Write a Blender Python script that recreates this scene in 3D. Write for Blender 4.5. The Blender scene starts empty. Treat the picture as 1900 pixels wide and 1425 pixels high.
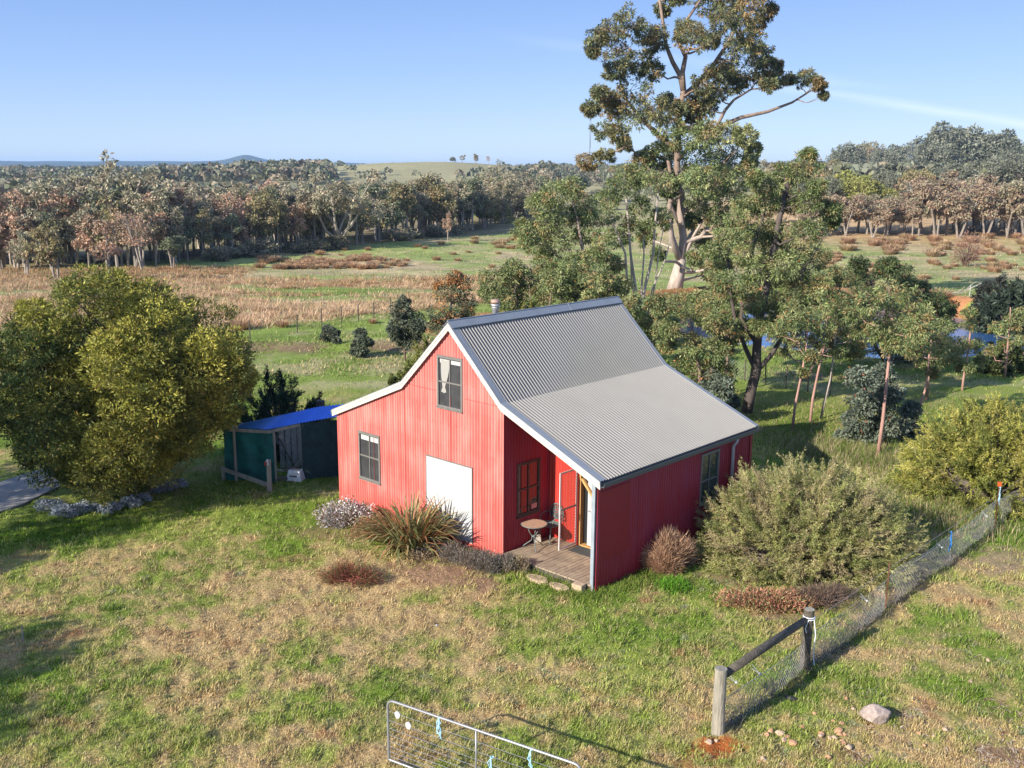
import bpy, math, random
import numpy as np
from mathutils import Vector, Matrix
S=bpy.context.scene; COL=S.collection
# ------------------------------------------------------------------ camera, world, sun, exposure
F=1850.; PITCH=.2115; ROLL=.0065; CZ=9.6
cam=bpy.data.objects.new('camera',bpy.data.cameras.new('camera')); COL.objects.link(cam)
cam.matrix_world=Matrix.Translation((0,0,CZ))@Matrix.Rotation(math.pi/2-PITCH,4,'X')@Matrix.Rotation(ROLL,4,'Z')
cam.data.sensor_width=36; cam.data.lens=36*F/1900; cam.data.clip_end=30000; cam.data.clip_start=.1
S.camera=cam
SUN_EL=math.radians(25.5); SUN_AZ=math.radians(229)      # compass-like angle of the sun, from +Y towards +X
sd=Vector((math.sin(SUN_AZ)*math.cos(SUN_EL),math.cos(SUN_AZ)*math.cos(SUN_EL),math.sin(SUN_EL)))
sl=bpy.data.lights.new('sun','SUN'); sl.energy=5.0; sl.angle=math.radians(.5); sl.color=(1,.93,.82)
sun=bpy.data.objects.new('sun',sl); COL.objects.link(sun); sun.rotation_euler=sd.to_track_quat('Z','Y').to_euler()
W=bpy.data.worlds.new('World'); S.world=W; W.use_nodes=True
nt=W.node_tree; N=nt.nodes; L=nt.links
bg=N['Background']; sky=N.new('ShaderNodeTexSky'); sky.sky_type='NISHITA'; sky.sun_disc=False
sky.sun_elevation=SUN_EL; sky.sun_rotation=SUN_AZ; sky.altitude=800; sky.air_density=1.0; sky.dust_density=.05; sky.ozone_density=2.0
bg.inputs['Strength'].default_value=.112
# thin cirrus streaks, placed by sky direction
tc=N.new('ShaderNodeTexCoord'); sep=N.new('ShaderNodeSeparateXYZ'); L.new(tc.outputs['Generated'],sep.inputs[0])
def wm(op,a,b=None,c=None,clamp=False):
    n=N.new('ShaderNodeMath'); n.operation=op; n.use_clamp=clamp
    for i,v in enumerate((a,b,c)):
        if v is None: continue
        if isinstance(v,(int,float)): n.inputs[i].default_value=v
        else: L.new(v,n.inputs[i])
    return n.outputs[0]
az=wm('DIVIDE',sep.outputs['X'],sep.outputs['Y']); el=wm('DIVIDE',sep.outputs['Z'],sep.outputs['Y'])
nz=N.new('ShaderNodeTexNoise'); nz.inputs['Scale'].default_value=9; nz.inputs['Detail'].default_value=6
mp=N.new('ShaderNodeMapping'); mp.inputs['Scale'].default_value=(1,1,7); L.new(tc.outputs['Generated'],mp.inputs[0]); L.new(mp.outputs[0],nz.inputs['Vector'])
def streak(a0,e0,slope,w,amax,amin,k):
    line=wm('SUBTRACT',el,wm('ADD',wm('MULTIPLY',wm('SUBTRACT',az,a0),slope),e0))
    line=wm('ADD',line,wm('MULTIPLY',wm('SUBTRACT',nz.outputs[0],.5),w*1.2))
    g=wm('SUBTRACT',1,wm('MULTIPLY',wm('ABSOLUTE',line),1/w),clamp=True)
    g=wm('MULTIPLY',g,wm('MULTIPLY',wm('SUBTRACT',az,amin),9,clamp=True)); g=wm('MULTIPLY',g,wm('MULTIPLY',wm('SUBTRACT',amax,az),9,clamp=True))
    return wm('MULTIPLY',wm('MULTIPLY',g,k),wm('MULTIPLY',nz.outputs[0],1.6))
st=wm('ADD',streak(.33,.070,-.14,.0065,1.2,.22,.26),streak(.13,.107,-.12,.008,.40,-.03,.10))
mx=N.new('ShaderNodeMix'); mx.data_type='RGBA'; L.new(st,mx.inputs[0]); L.new(sky.outputs[0],mx.inputs['A']); mx.inputs['B'].default_value=(7.5,7.7,8,1)
hsv=N.new('ShaderNodeHueSaturation'); hsv.inputs['Saturation'].default_value=.8; hsv.inputs['Value'].default_value=1.0; L.new(sky.outputs[0],hsv.inputs['Color'])
rp=N.new('ShaderNodeValToRGB'); L.new(sep.outputs['Z'],rp.inputs[0]); cr_=rp.color_ramp
for p_,c_ in ((0.,(2.55,3.55,5.15)),(.02,(2.45,3.5,5.2)),(.09,(1.55,2.65,5.1)),(.17,(1.0,1.95,4.6)),(.5,(1.3,2.2,4.6)),(1.,(1.6,2.4,4.6))):
    e_=cr_.elements.new(p_) if p_ not in (0.,1.) else cr_.elements[0 if p_==0. else -1]; e_.position=p_; e_.color=(*[k_/5.5 for k_ in c_],1)
ms=N.new('ShaderNodeVectorMath'); ms.operation='SCALE'; ms.inputs['Scale'].default_value=5.5; L.new(rp.outputs[0],ms.inputs[0])
m2=N.new('ShaderNodeMix'); m2.data_type='RGBA'; m2.inputs[0].default_value=.78; L.new(hsv.outputs[0],m2.inputs['A']); L.new(ms.outputs[0],m2.inputs['B']); L.new(m2.outputs['Result'],mx.inputs['A'])
L.new(mx.outputs['Result'],bg.inputs['Color'])
S.view_settings.view_transform='Standard'; S.view_settings.look='None'; S.view_settings.exposure=.76; S.view_settings.gamma=1
S.cycles.max_bounces=6; S.cycles.transparent_max_bounces=8; S.cycles.diffuse_bounces=3; S.cycles.volume_bounces=0

# ------------------------------------------------------------------ helpers
RNG=np.random.default_rng(7); random.seed(7)
def ray(u,v):
    a=(u-950)/F; b=(712.5-v)/F; c,s=math.cos(ROLL),math.sin(ROLL); a,b=a*c-b*s,a*s+b*c
    return np.array([a,math.cos(PITCH)+b*math.sin(PITCH),-math.sin(PITCH)+b*math.cos(PITCH)])
O=np.array([0,0,CZ])
def P(u,v,Y): d=ray(u,v); return O+d*(Y/d[1])
def GZ(u,v,z): d=ray(u,v); return O+d*((z-CZ)/d[2])
def sm(a,b,x): t=np.clip((x-a)/(b-a),0,1); return t*t*(3-2*t)
def hsh(i,j,k=0):
    n=(i*374761393+j*668265263+k*1274126177)&0xFFFFFFFF
    n=((n^(n>>13))*1274126177)&0xFFFFFFFF
    return ((n^(n>>16))&0xFFFF)/65535.
def vn(x,y,s=0):
    x=np.asarray(x,float);y=np.asarray(y,float)
    i=np.floor(x).astype(np.int64);j=np.floor(y).astype(np.int64);fx=x-i;fy=y-j;fx=fx*fx*(3-2*fx);fy=fy*fy*(3-2*fy)
    return (hsh(i,j,s)*(1-fx)+hsh(i+1,j,s)*fx)*(1-fy)+(hsh(i,j+1,s)*(1-fx)+hsh(i+1,j+1,s)*fx)*fy
def fbm(x,y,s=0,o=4):
    r=0;a=.5;t=0
    for k in range(o): r=r+a*vn(x*2**k+17.3*k,y*2**k-9.1*k,s+k);t+=a;a*=.55
    return r/t
PC=(23.,71.,12.,13.5); PZ=-1.25
def pond_d(x,y): return np.sqrt(((x-PC[0])/PC[2])**2+((y-PC[1])/PC[3])**2)+.12*(vn(x*.25,y*.25,91)-.5)
def hgt(x,y):
    x=np.asarray(x,float);y=np.asarray(y,float);a=x/np.maximum(y,1)
    z=-4.2*sm(48,150,y)+.25*(fbm(x*.06,y*.06,3)-.5)*sm(8,30,np.abs(y-25))*sm(40,60,y)*4
    z=z+sm(185,300,y)*6.5*sm(.12,.3,a)
    z=z+4.*sm(240,800,y)
    z=z+15.6*np.exp(-((x+75)/150)**2-((y-900)/170)**2)
    z=z+sm(1000,1600,y)*(1-sm(1700,2600,y))*(2*sm(-.4,-.27,a)+4.5*sm(-.22,-.1,a)+3*sm(0,.06,a)*(1-sm(.1,.2,a))+4*sm(.22,.3,a))
    z=z+sm(240,900,y)*3*(fbm(x*.006,y*.006,5)-.5)
    z=z+sm(3500,7200,y)*(50+26*(fbm(a*14,a*3+5,8,3)-.5)+42*np.exp(-((a+.262)/.016)**2)+14*np.exp(-((a+.26)/.05)**2))*(1-.6*sm(-.2,-.05,a))
    d=pond_d(x,y); w=sm(1.45,1.02,d)
    z=z*(1-w)+(PZ+.25-.9*sm(1.1,.8,d))*w
    z=z+.9*np.exp(-((d-1.25)/.13)**2)*sm(PC[1]-4,PC[1]+6,y)
    # low earth bank across the paddock
    z=z+.3*np.exp(-((y-54.5-(x+8)*.12)/.9)**2)*sm(-24,-16,x)*(1-sm(-3,0,x))
    return z
_T=8*np.exp(np.linspace(0,math.log(9000/8),500))
def Gd(u,v):
    """where the view ray through pixel (u,v) of the photograph meets the terrain"""
    d=ray(u,v); lo,hi=0,0
    z=CZ+d[2]*_T-hgt(d[0]*_T,d[1]*_T); k=np.nonzero(z<=0)[0]
    if len(k)==0: return O+d*9000
    a,b=_T[max(k[0]-1,0)],_T[k[0]]; T=np.linspace(a,b,60); z=CZ+d[2]*T-hgt(d[0]*T,d[1]*T); k=np.nonzero(z<=0)[0]
    return O+d*T[k[0]]
HAZE_D=.0001
# ---- meshes
def mk(name,V,Fc,mat,parent=None,col=None,smooth=False,loc=None):
    V=np.asarray(V,np.float32).reshape(-1,3); me=bpy.data.meshes.new(name)
    if isinstance(Fc,np.ndarray):
        n,k=Fc.shape; me.vertices.add(len(V)); me.vertices.foreach_set('co',V.ravel())
        me.loops.add(n*k); me.loops.foreach_set('vertex_index',Fc.astype(np.int32).ravel())
        me.polygons.add(n); me.polygons.foreach_set('loop_start',np.arange(0,n*k,k,dtype=np.int32)); me.update(calc_edges=True)
    else:
        me.from_pydata(V.tolist(),[],Fc); me.update()
    if col is not None:
        c=np.ones((len(V),4),np.float32); c[:,:3]=np.clip(col,0,1); at=me.color_attributes.new('Col','FLOAT_COLOR','POINT'); at.data.foreach_set('color',c.ravel())
    if smooth: me.polygons.foreach_set('use_smooth',np.ones(len(me.polygons),bool))
    for m in (mat if isinstance(mat,(list,tuple)) else [mat]): me.materials.append(m)
    o=bpy.data.objects.new(name,me); COL.objects.link(o)
    if parent is not None: o.parent=parent
    if loc is not None: o.location=loc
    return o
def tag(o,label,cat,group=None,kind=None):
    if label: o['label']=label
    if cat: o['category']=cat
    if group: o['group']=group
    if kind: o['kind']=kind
    return o
def thing(name,label,cat,loc=(0,0,0),rz=0,group=None):
    o=bpy.data.objects.new(name,None); COL.objects.link(o); o.location=loc; o.rotation_euler=(0,0,rz); o.empty_display_size=.2
    return tag(o,label,cat,group)
class MB:
    def __init__(s): s.v=[];s.f=[];s.c=[];s.col=(1,1,1)
    def add(s,v,f):
        b=len(s.v); s.v+= [tuple(p) for p in v]; s.f+=[tuple(b+i for i in q) for q in f]; s.c+=[s.col]*len(v)
    def box(s,a,b):
        x0,y0,z0=a;x1,y1,z1=b
        s.add([(x0,y0,z0),(x1,y0,z0),(x1,y1,z0),(x0,y1,z0),(x0,y0,z1),(x1,y0,z1),(x1,y1,z1),(x0,y1,z1)],
              [(0,3,2,1),(4,5,6,7),(0,1,5,4),(1,2,6,5),(2,3,7,6),(3,0,4,7)])
    def bar(s,p,q,w,h,up=(0,0,1)):
        p=Vector(p);q=Vector(q);d=(q-p).normalized();u=Vector(up);sx=d.cross(u)
        if sx.length<1e-4: sx=d.cross(Vector((1,0,0)))
        sx.normalize();u=sx.cross(d)
        c=[(sx*a+u*b) for a,b in ((-w/2,-h/2),(w/2,-h/2),(w/2,h/2),(-w/2,h/2))]
        s.add([p+t for t in c]+[q+t for t in c],[(0,3,2,1),(4,5,6,7),(0,1,5,4),(1,2,6,5),(2,3,7,6),(3,0,4,7)])
    def tube(s,pts,rad,n=6,caps=True):
        pts=[Vector(p) for p in pts]
        if not hasattr(rad,'__len__'): rad=[rad]*len(pts)
        V=[];ref=None
        for i,p in enumerate(pts):
            t=(pts[min(i+1,len(pts)-1)]-pts[max(i-1,0)])
            if t.length<1e-6: t=Vector((0,0,1))
            t.normalize()
            if ref is None: ref=t.orthogonal().normalized()
            a=(ref-t*ref.dot(t))
            if a.length<1e-4: a=t.orthogonal()
            a.normalize(); ref=a; b=t.cross(a)
            for k in range(n):
                an=2*math.pi*k/n; V.append(p+(a*math.cos(an)+b*math.sin(an))*rad[i])
        Fc=[(i*n+k,i*n+(k+1)%n,(i+1)*n+(k+1)%n,(i+1)*n+k) for i in range(len(pts)-1) for k in range(n)]
        if caps: Fc+= [tuple(range(n))[::-1],tuple((len(pts)-1)*n+k for k in range(n))]
        s.add(V,Fc)
    def lathe(s,prof,c=(0,0,0),n=20):
        V=[(c[0]+r*math.cos(2*math.pi*k/n),c[1]+r*math.sin(2*math.pi*k/n),c[2]+z) for r,z in prof for k in range(n)]
        s.add(V,[(i*n+k,i*n+(k+1)%n,(i+1)*n+(k+1)%n,(i+1)*n+k) for i in range(len(prof)-1) for k in range(n)]+[tuple(range(n))[::-1],tuple((len(prof)-1)*n+k for k in range(n))])
    def build(s,name,mat,parent=None,smooth=False,colors=False,bevel=0):
        o=mk(name,s.v,s.f,mat,parent,col=np.array(s.c) if colors else None,smooth=smooth)
        if bevel:
            m=o.modifiers.new('bevel','BEVEL'); m.width=bevel; m.segments=2; m.limit_method='ANGLE'
        return o
# ---- materials
def mat(name,col=(.5,.5,.5),rough=.6,metal=0,noise=0,nscale=5,bump=0,bscale=20,attr=False,trans=0,spec=.5,stretch=(1,1,1),col2=None,emit=None,ribs=0):
    m=bpy.data.materials.new(name); m.use_nodes=True; t=m.node_tree; n=t.nodes; l=t.links; b=n['Principled BSDF']; out=n['Material Output']
    b.inputs['Roughness'].default_value=rough; b.inputs['Metallic'].default_value=metal; b.inputs['Specular IOR Level'].default_value=spec
    src=None
    if attr:
        a=n.new('ShaderNodeVertexColor'); a.layer_name='Col'; src=a.outputs[0]
    if noise or bump:
        tc=n.new('ShaderNodeTexCoord'); mpn=n.new('ShaderNodeMapping'); mpn.inputs['Scale'].default_value=stretch; l.new(tc.outputs['Object'],mpn.inputs[0])
    if noise:
        z=n.new('ShaderNodeTexNoise'); z.inputs['Scale'].default_value=nscale; z.inputs['Detail'].default_value=6; z.inputs['Roughness'].default_value=.65; l.new(mpn.outputs[0],z.inputs['Vector'])
        mr=n.new('ShaderNodeMapRange'); mr.inputs[1].default_value=.3; mr.inputs[2].default_value=.7; l.new(z.outputs[0],mr.inputs[0])
        x=n.new('ShaderNodeMix'); x.data_type='RGBA'; l.new(mr.outputs[0],x.inputs[0])
        if attr:
            for key,k in (('A',1-noise),('B',1+noise)):
                v=n.new('ShaderNodeVectorMath'); v.operation='SCALE'; l.new(src,v.inputs[0]); v.inputs['Scale'].default_value=k; l.new(v.outputs[0],x.inputs[key])
        else:
            c2=col2 if col2 else tuple(min(1,c*(1+noise)) for c in col); c1=col if col2 else tuple(c*(1-noise) for c in col)
            x.inputs['A'].default_value=(*c1,1); x.inputs['B'].default_value=(*c2,1)
        src=x.outputs['Result']
    if ribs:   # valleys darkened and crests lifted: rib shading put into the colour
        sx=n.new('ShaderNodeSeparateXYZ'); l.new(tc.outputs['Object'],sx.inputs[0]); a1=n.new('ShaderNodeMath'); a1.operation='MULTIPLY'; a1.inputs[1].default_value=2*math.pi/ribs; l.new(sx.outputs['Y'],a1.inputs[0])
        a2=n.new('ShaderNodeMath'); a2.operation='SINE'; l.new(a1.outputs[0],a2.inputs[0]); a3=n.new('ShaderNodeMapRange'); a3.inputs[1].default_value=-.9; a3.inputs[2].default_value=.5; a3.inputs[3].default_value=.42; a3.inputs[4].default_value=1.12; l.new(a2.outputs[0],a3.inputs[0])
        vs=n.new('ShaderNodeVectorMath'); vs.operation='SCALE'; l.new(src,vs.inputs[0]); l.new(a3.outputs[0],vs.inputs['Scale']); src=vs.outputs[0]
    if src is not None: l.new(src,b.inputs['Base Color'])
    else: b.inputs['Base Color'].default_value=(*col,1)
    if bump:
        z=n.new('ShaderNodeTexNoise'); z.inputs['Scale'].default_value=bscale; z.inputs['Detail'].default_value=5; l.new(mpn.outputs[0],z.inputs['Vector'])
        bp=n.new('ShaderNodeBump'); bp.inputs['Strength'].default_value=bump; bp.inputs['Distance'].default_value=.03; l.new(z.outputs[0],bp.inputs['Height']); l.new(bp.outputs[0],b.inputs['Normal'])
    if trans:
        tr=n.new('ShaderNodeBsdfTranslucent'); mxs=n.new('ShaderNodeMixShader'); mxs.inputs[0].default_value=trans
        if src is not None: l.new(src,tr.inputs[0])
        else: tr.inputs[0].default_value=(*col,1)
        l.new(b.outputs[0],mxs.inputs[1]); l.new(tr.outputs[0],mxs.inputs[2]); l.new(mxs.outputs[0],out.inputs['Surface'])
    return m
M=dict(
 leaf=mat('foliage',attr=True,rough=.55,trans=.22,spec=.35),
 grass=mat('grass_blades',attr=True,rough=.7,trans=.25,spec=.2),
 bark=mat('bark',attr=True,rough=.85,noise=.35,nscale=3,bump=.6,bscale=12,stretch=(1,1,.3)),
 zinc=mat('galvanised_steel',(.42,.43,.45),rough=.42,metal=.6,noise=.15,nscale=6),
 flash=mat('blue_grey_flashing',(.25,.27,.29),rough=.5,metal=.1,noise=.12,nscale=2),
 white=mat("white_paint",(.46,.46,.45),rough=.5,noise=.04,nscale=3),
 barge=mat('weathered_white_timber',(.52,.49,.43),rough=.6,noise=.25,nscale=9,stretch=(1,1,1)),
 frame=mat('grey_window_paint',(.17,.16,.145),rough=.5,noise=.15,nscale=8),
 dark=mat('black_painted_metal',(.02,.022,.024),rough=.4),
 screen=mat('fly_screen',(.05,.05,.052),rough=.35,noise=.3,nscale=3,spec=.5),
 glass=mat('window_glass',(.012,.014,.016),rough=.04,spec=1.0),
 glasst=mat('window_glass_bush_reflection_tint',(.04,.06,.05),rough=.08,noise=.5,nscale=3,spec=1.0),  # green mottle in the glass colour stands in for a bush reflection
 blind=mat('white_blind',(.42,.43,.42),rough=.7),
 cloth=mat('white_curtain',(.40,.385,.35),rough=.9,trans=.2),
 pine=mat('raw_pine',(.50,.28,.10),rough=.6,noise=.3,nscale=12,stretch=(1,1,.1)),
 deck=mat('weathered_decking',(.20,.15,.11),rough=.75,noise=.4,nscale=3,stretch=(1.4,1.4,1),col2=(.42,.33,.22),bump=.3),
 wood=mat('weathered_timber',(.30,.27,.21),rough=.85,noise=.35,nscale=6,stretch=(1,1,.2),bump=.8,bscale=30),
 woodd=mat('dark_weathered_timber',(.09,.075,.055),rough=.85,noise=.5,nscale=9,stretch=(1,1,1),bump=.9,bscale=30),
 rust=mat('rusty_steel',(.16,.07,.04),rough=.8,noise=.4,nscale=20),
 steel=mat('gate_steel',(.30,.30,.30),rough=.4,metal=.4,noise=.1,nscale=5),
 wire=mat('fence_wire',(.42,.42,.43),rough=.5,metal=.5),
 rope=mat('pale_blue_twine',(.35,.60,.72),rough=.9), ropeb=mat('bright_blue_twine',(.02,.22,.62),rough=.9), ropew=mat('white_twine',(.7,.72,.74),rough=.9),
 rubber=mat('black_rubber',(.02,.022,.024),rough=.8,noise=.4,nscale=30),
 mat_=mat('doormat_coir',(.05,.052,.05),rough=.95,noise=.4,nscale=60),
 shade=mat('green_shade_cloth',(.008,.11,.09),rough=.75,noise=.55,nscale=2.2,trans=.15),
 shade2=mat('dark_shade_cloth',(.02,.048,.05),rough=.8,noise=.4,nscale=4,trans=.1),
 blue=mat('blue_roof_sheet',(.05,.20,.78),rough=.35,noise=.12,nscale=3,metal=.1),
 old=mat('old_corrugated_sheet',(.42,.40,.38),rough=.6,noise=.35,nscale=6,metal=.3),
 crate=mat('white_plastic',(.72,.70,.66),rough=.5,noise=.12,nscale=12),
 bag=mat('cream_canvas',(.60,.55,.45),rough=.9), red=mat('red_plastic',(.5,.02,.02),rough=.5),
 rock=mat('pinkish_rock',(.33,.26,.22),rough=.9,noise=.35,nscale=14,bump=1.0,bscale=10),
 stone=mat('orange_stone',(.50,.27,.15),rough=.9,noise=.3,nscale=14,bump=.6),
 stonep=mat('pale_stone',(.46,.33,.22),rough=.9,noise=.3,nscale=14,bump=.6),
 slab=mat('sandstone',(.46,.34,.22),rough=.9,noise=.3,nscale=7,bump=.5),
 concrete=mat('grey_concrete',(.27,.25,.23),rough=.9,noise=.25,nscale=2.5,bump=.3),
)
# red corrugated wall paint: weathered, with faded streaks, seams and rib shading in the colour
def redmat(name,base,fade,amt=.55,ax='X'):
    m=bpy.data.materials.new(name); m.use_nodes=True; t=m.node_tree; n=t.nodes; l=t.links; b=n['Principled BSDF']
    tc=n.new('ShaderNodeTexCoord')
    mp1=n.new('ShaderNodeMapping'); mp1.inputs['Scale'].default_value=(4,4,.35); l.new(tc.outputs['Object'],mp1.inputs[0])
    z1=n.new('ShaderNodeTexNoise'); z1.inputs['Scale'].default_value=1.6; z1.inputs['Detail'].default_value=5; l.new(mp1.outputs[0],z1.inputs['Vector'])
    z2=n.new('ShaderNodeTexNoise'); z2.inputs['Scale'].default_value=.9; z2.inputs['Detail'].default_value=7; l.new(tc.outputs['Object'],z2.inputs['Vector'])
    ad=n.new('ShaderNodeMath'); ad.operation='ADD'; l.new(z1.outputs[0],ad.inputs[0]); l.new(z2.outputs[0],ad.inputs[1])
    mr=n.new('ShaderNodeMapRange'); mr.inputs[1].default_value=.75; mr.inputs[2].default_value=1.25; l.new(ad.outputs[0],mr.inputs[0])
    # less of the fade colour near the ground
    mu=n.new('ShaderNodeMath'); mu.operation='MULTIPLY'; mu.inputs[1].default_value=amt; l.new(mr.outputs[0],mu.inputs[0])
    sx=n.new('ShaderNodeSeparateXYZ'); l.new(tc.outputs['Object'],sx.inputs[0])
    # deeper red band of uneven height along the foot of the sheets
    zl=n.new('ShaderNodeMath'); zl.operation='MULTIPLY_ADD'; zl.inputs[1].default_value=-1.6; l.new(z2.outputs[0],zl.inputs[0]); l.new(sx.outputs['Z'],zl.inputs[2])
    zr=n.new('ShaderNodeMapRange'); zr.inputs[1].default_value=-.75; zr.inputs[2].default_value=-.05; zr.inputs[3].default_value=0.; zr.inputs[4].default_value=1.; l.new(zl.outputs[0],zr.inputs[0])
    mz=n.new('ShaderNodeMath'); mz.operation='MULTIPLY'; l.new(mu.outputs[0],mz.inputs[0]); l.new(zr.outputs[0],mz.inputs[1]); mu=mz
    wv=n.new('ShaderNodeMath'); wv.operation='MULTIPLY'; wv.inputs[1].default_value=2*math.pi/.1; l.new(sx.outputs[ax],wv.inputs[0])
    sn=n.new('ShaderNodeMath'); sn.operation='SINE'; l.new(wv.outputs[0],sn.inputs[0]); ma=n.new('ShaderNodeMath'); ma.operation='MULTIPLY_ADD'; ma.inputs[1].default_value=.27; ma.use_clamp=True; l.new(sn.outputs[0],ma.inputs[0]); l.new(mu.outputs[0],ma.inputs[2]); mu=ma  # crests lightened by a sine: rib shading painted into the wall colour
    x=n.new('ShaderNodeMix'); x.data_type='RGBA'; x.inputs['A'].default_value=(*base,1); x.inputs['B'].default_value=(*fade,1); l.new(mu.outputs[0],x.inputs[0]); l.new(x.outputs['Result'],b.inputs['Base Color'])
    b.inputs['Roughness'].default_value=.5; b.inputs['Specular IOR Level'].default_value=.4
    return m
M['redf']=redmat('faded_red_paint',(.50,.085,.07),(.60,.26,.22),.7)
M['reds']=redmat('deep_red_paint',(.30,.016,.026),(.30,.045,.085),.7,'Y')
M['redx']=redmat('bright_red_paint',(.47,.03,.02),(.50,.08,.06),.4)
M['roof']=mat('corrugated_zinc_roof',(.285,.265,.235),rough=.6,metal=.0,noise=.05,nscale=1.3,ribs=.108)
# ------------------------------------------------------------------ foliage tools
LV=[];
def leaves(c,d,ln,wd,rs,fold=.15):
    """rhombic leaves: centre-base c, direction d (unit), length, width -> verts, quads"""
    n=len(c); r=rs.normal(size=(n,3)); s=np.cross(d,r); s/=np.linalg.norm(s,axis=1)[:,None]+1e-9
    nn=np.cross(d,s); ln=np.broadcast_to(ln,(n,))[:,None]; wd=np.broadcast_to(wd,(n,))[:,None]
    V=np.empty((n,4,3)); V[:,0]=c; V[:,1]=c+d*ln*.45+s*wd*.5+nn*ln*fold*.3; V[:,2]=c+d*ln-np.array([0,0,1])*ln*fold*.6; V[:,3]=c+d*ln*.45-s*wd*.5+nn*ln*fold*.3
    return V.reshape(-1,3),np.arange(n*4).reshape(n,4)
def unit(a): return a/(np.linalg.norm(a,axis=1)[:,None]+1e-9)
def crown(clumps,n_sub,n_leaf,ln,wd,pal,seed,droop=0.,up=0.,subr=.35,shell=.5,cj=.25,tips=None,aspect=1.):
    """clumps: (x,y,z,r[,palette index]); each gets n_sub leaf tufts of n_leaf leaves"""
    rs=np.random.default_rng(seed); VV=[];CC=[]
    pal=np.array(pal,float)
    for cl in clumps:
        c=np.array(cl[:3]); r=cl[3]; k=max(4,int(n_sub*rs.uniform(.8,1.2)*(1 if len(cl)<6 else cl[5])))
        dr=unit(rs.normal(size=(k,3))); rad=r*(shell+(1-shell)*rs.random(k)**.5)*rs.uniform(.75,1.1,k)
        sc=c+dr*rad[:,None]*np.array([1,1,.8*aspect])
        ctint=1+rs.normal()*.10
        pi=rs.integers(0,len(pal),k) if len(cl)<5 or cl[4] is None else np.where(rs.random(k)<.75,cl[4],rs.integers(0,len(pal),k))
        scol=pal[pi]*(ctint+rs.normal(size=k)*cj*.6)[:,None]
        m=k*n_leaf; idx=np.repeat(np.arange(k),n_leaf)
        ld=unit(rs.normal(size=(m,3))+dr[idx]*.8); pos=sc[idx]+ld*(rs.random(m)**.6*r*subr)[:,None]*np.array([1,1,.75])
        ld=unit(ld+rs.normal(size=(m,3))*.4+np.array([0,0,up-droop])) 
        col=scol[idx]*(1+rs.normal(size=m)*cj)[:,None]
        if tips is not None:
            tm=rs.random(m)<tips[1]; col[tm]=np.array(tips[0])*(1+rs.normal(size=tm.sum())*.2)[:,None]
        V,_=leaves(pos,ld,ln*rs.uniform(.6,1.3,m),wd*rs.uniform(.7,1.3,m),rs)
        VV.append(V);CC.append(np.repeat(np.clip(col,.004,1),4,axis=0))
    V=np.concatenate(VV); return V,np.arange(len(V)).reshape(-1,4),np.concatenate(CC)
def wob(a,b,n,amp,rs):
    a=np.array(a,float);b=np.array(b,float);L_=np.linalg.norm(b-a); out=[a]
    for i in range(1,n): out.append(a+(b-a)*i/n+rs.normal(size=3)*amp*L_)
    return out+[b]
def poly_len_pts(path,m=12):
    path=[np.array(p,float) for p in path]; o=[]
    for i in range(len(path)-1):
        for k in range(m): o.append(path[i]+(path[i+1]-path[i])*k/m)
    return o+[path[-1]]
def limbs(mb,skels,clumps,r0,rs,frac=1.,rb=.04,up=.35,n=5):
    """skels: list of (path, r_start, r_end). Branch from skeleton to each clump"""
    pts=[];rad=[]
    for path,a,b in skels:
        m=len(path); rr=[a+(b-a)*i/(m-1) for i in range(m)]
        mb.tube(path,rr,8)
        q=poly_len_pts(path); pts+=q; rad+=list(np.linspace(a,b,len(q)))
    pts=np.array(pts);rad=np.array(rad)
    for cl in clumps:
        if rs.random()>frac: continue
        c=np.array(cl[:3]); d=pts-c; dist=np.linalg.norm(d,axis=1)+np.maximum(0,d[:,2]+.25*np.linalg.norm(d,axis=1))*1.2
        i=int(np.argmin(dist)); a=pts[i]; Ld=np.linalg.norm(c-a)
        mid=a+(c-a)*.5+np.array([0,0,-.08*Ld])+rs.normal(size=3)*.07*Ld
        r1=min(rad[i]*.6,rb+.02*Ld)
        mb.tube([a,a+(mid-a)*.5+rs.normal(size=3)*.03*Ld,mid,c],[r1,r1*.8,r1*.6,r1*.25],n)
        for k in range(3):
            e=c+unit(rs.normal(size=(1,3)))[0]*cl[3]*.9
            mb.tube([mid if k==0 else c-(c-mid)*.3,e],[r1*.4,r1*.12],4)
def tree(name,label,cat,base,clumps,skels,pal,barkc,n_sub,n_leaf,ln,wd,seed,group=None,rb=.04,frac=1.,**kw):
    """world-space description; objects stored relative to the base"""
    base=np.array(base,float); rs=np.random.default_rng(seed)
    t=thing(name,label,cat,tuple(base),0,group)
    rel=[(c[0]-base[0],c[1]-base[1],c[2]-base[2])+tuple(c[3:]) for c in clumps]
    sk=[([tuple(np.array(p)-base) for p in path],a,b) for path,a,b in skels]
    mb=MB(); mb.col=barkc; limbs(mb,sk,rel,0,rs,frac,rb); mb.build('trunk',M['bark'],t,smooth=True,colors=True)
    V,Fq,C=crown(rel,n_sub,n_leaf,ln,wd,pal,seed+1,**kw); mk('crown',V,Fq,M['leaf'],t,col=C)
    return t
def copy_tree(o,parent=None):
    c=o.copy(); COL.objects.link(c)
    if parent is not None: c.parent=parent
    for ch in list(o.children): copy_tree(ch,c)
    return c
def CL(lst,Y,dY=1.,seed=0,pal=None):
    rs=np.random.default_rng(seed); out=[]
    for e in lst:
        u,v,r=e[:3]; y=Y+rs.normal()*dY+(e[4] if len(e)>4 else 0); p=P(u,v,y); out.append((p[0],p[1],p[2],r*y/F,e[3] if len(e)>3 else pal))
    return out

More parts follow.
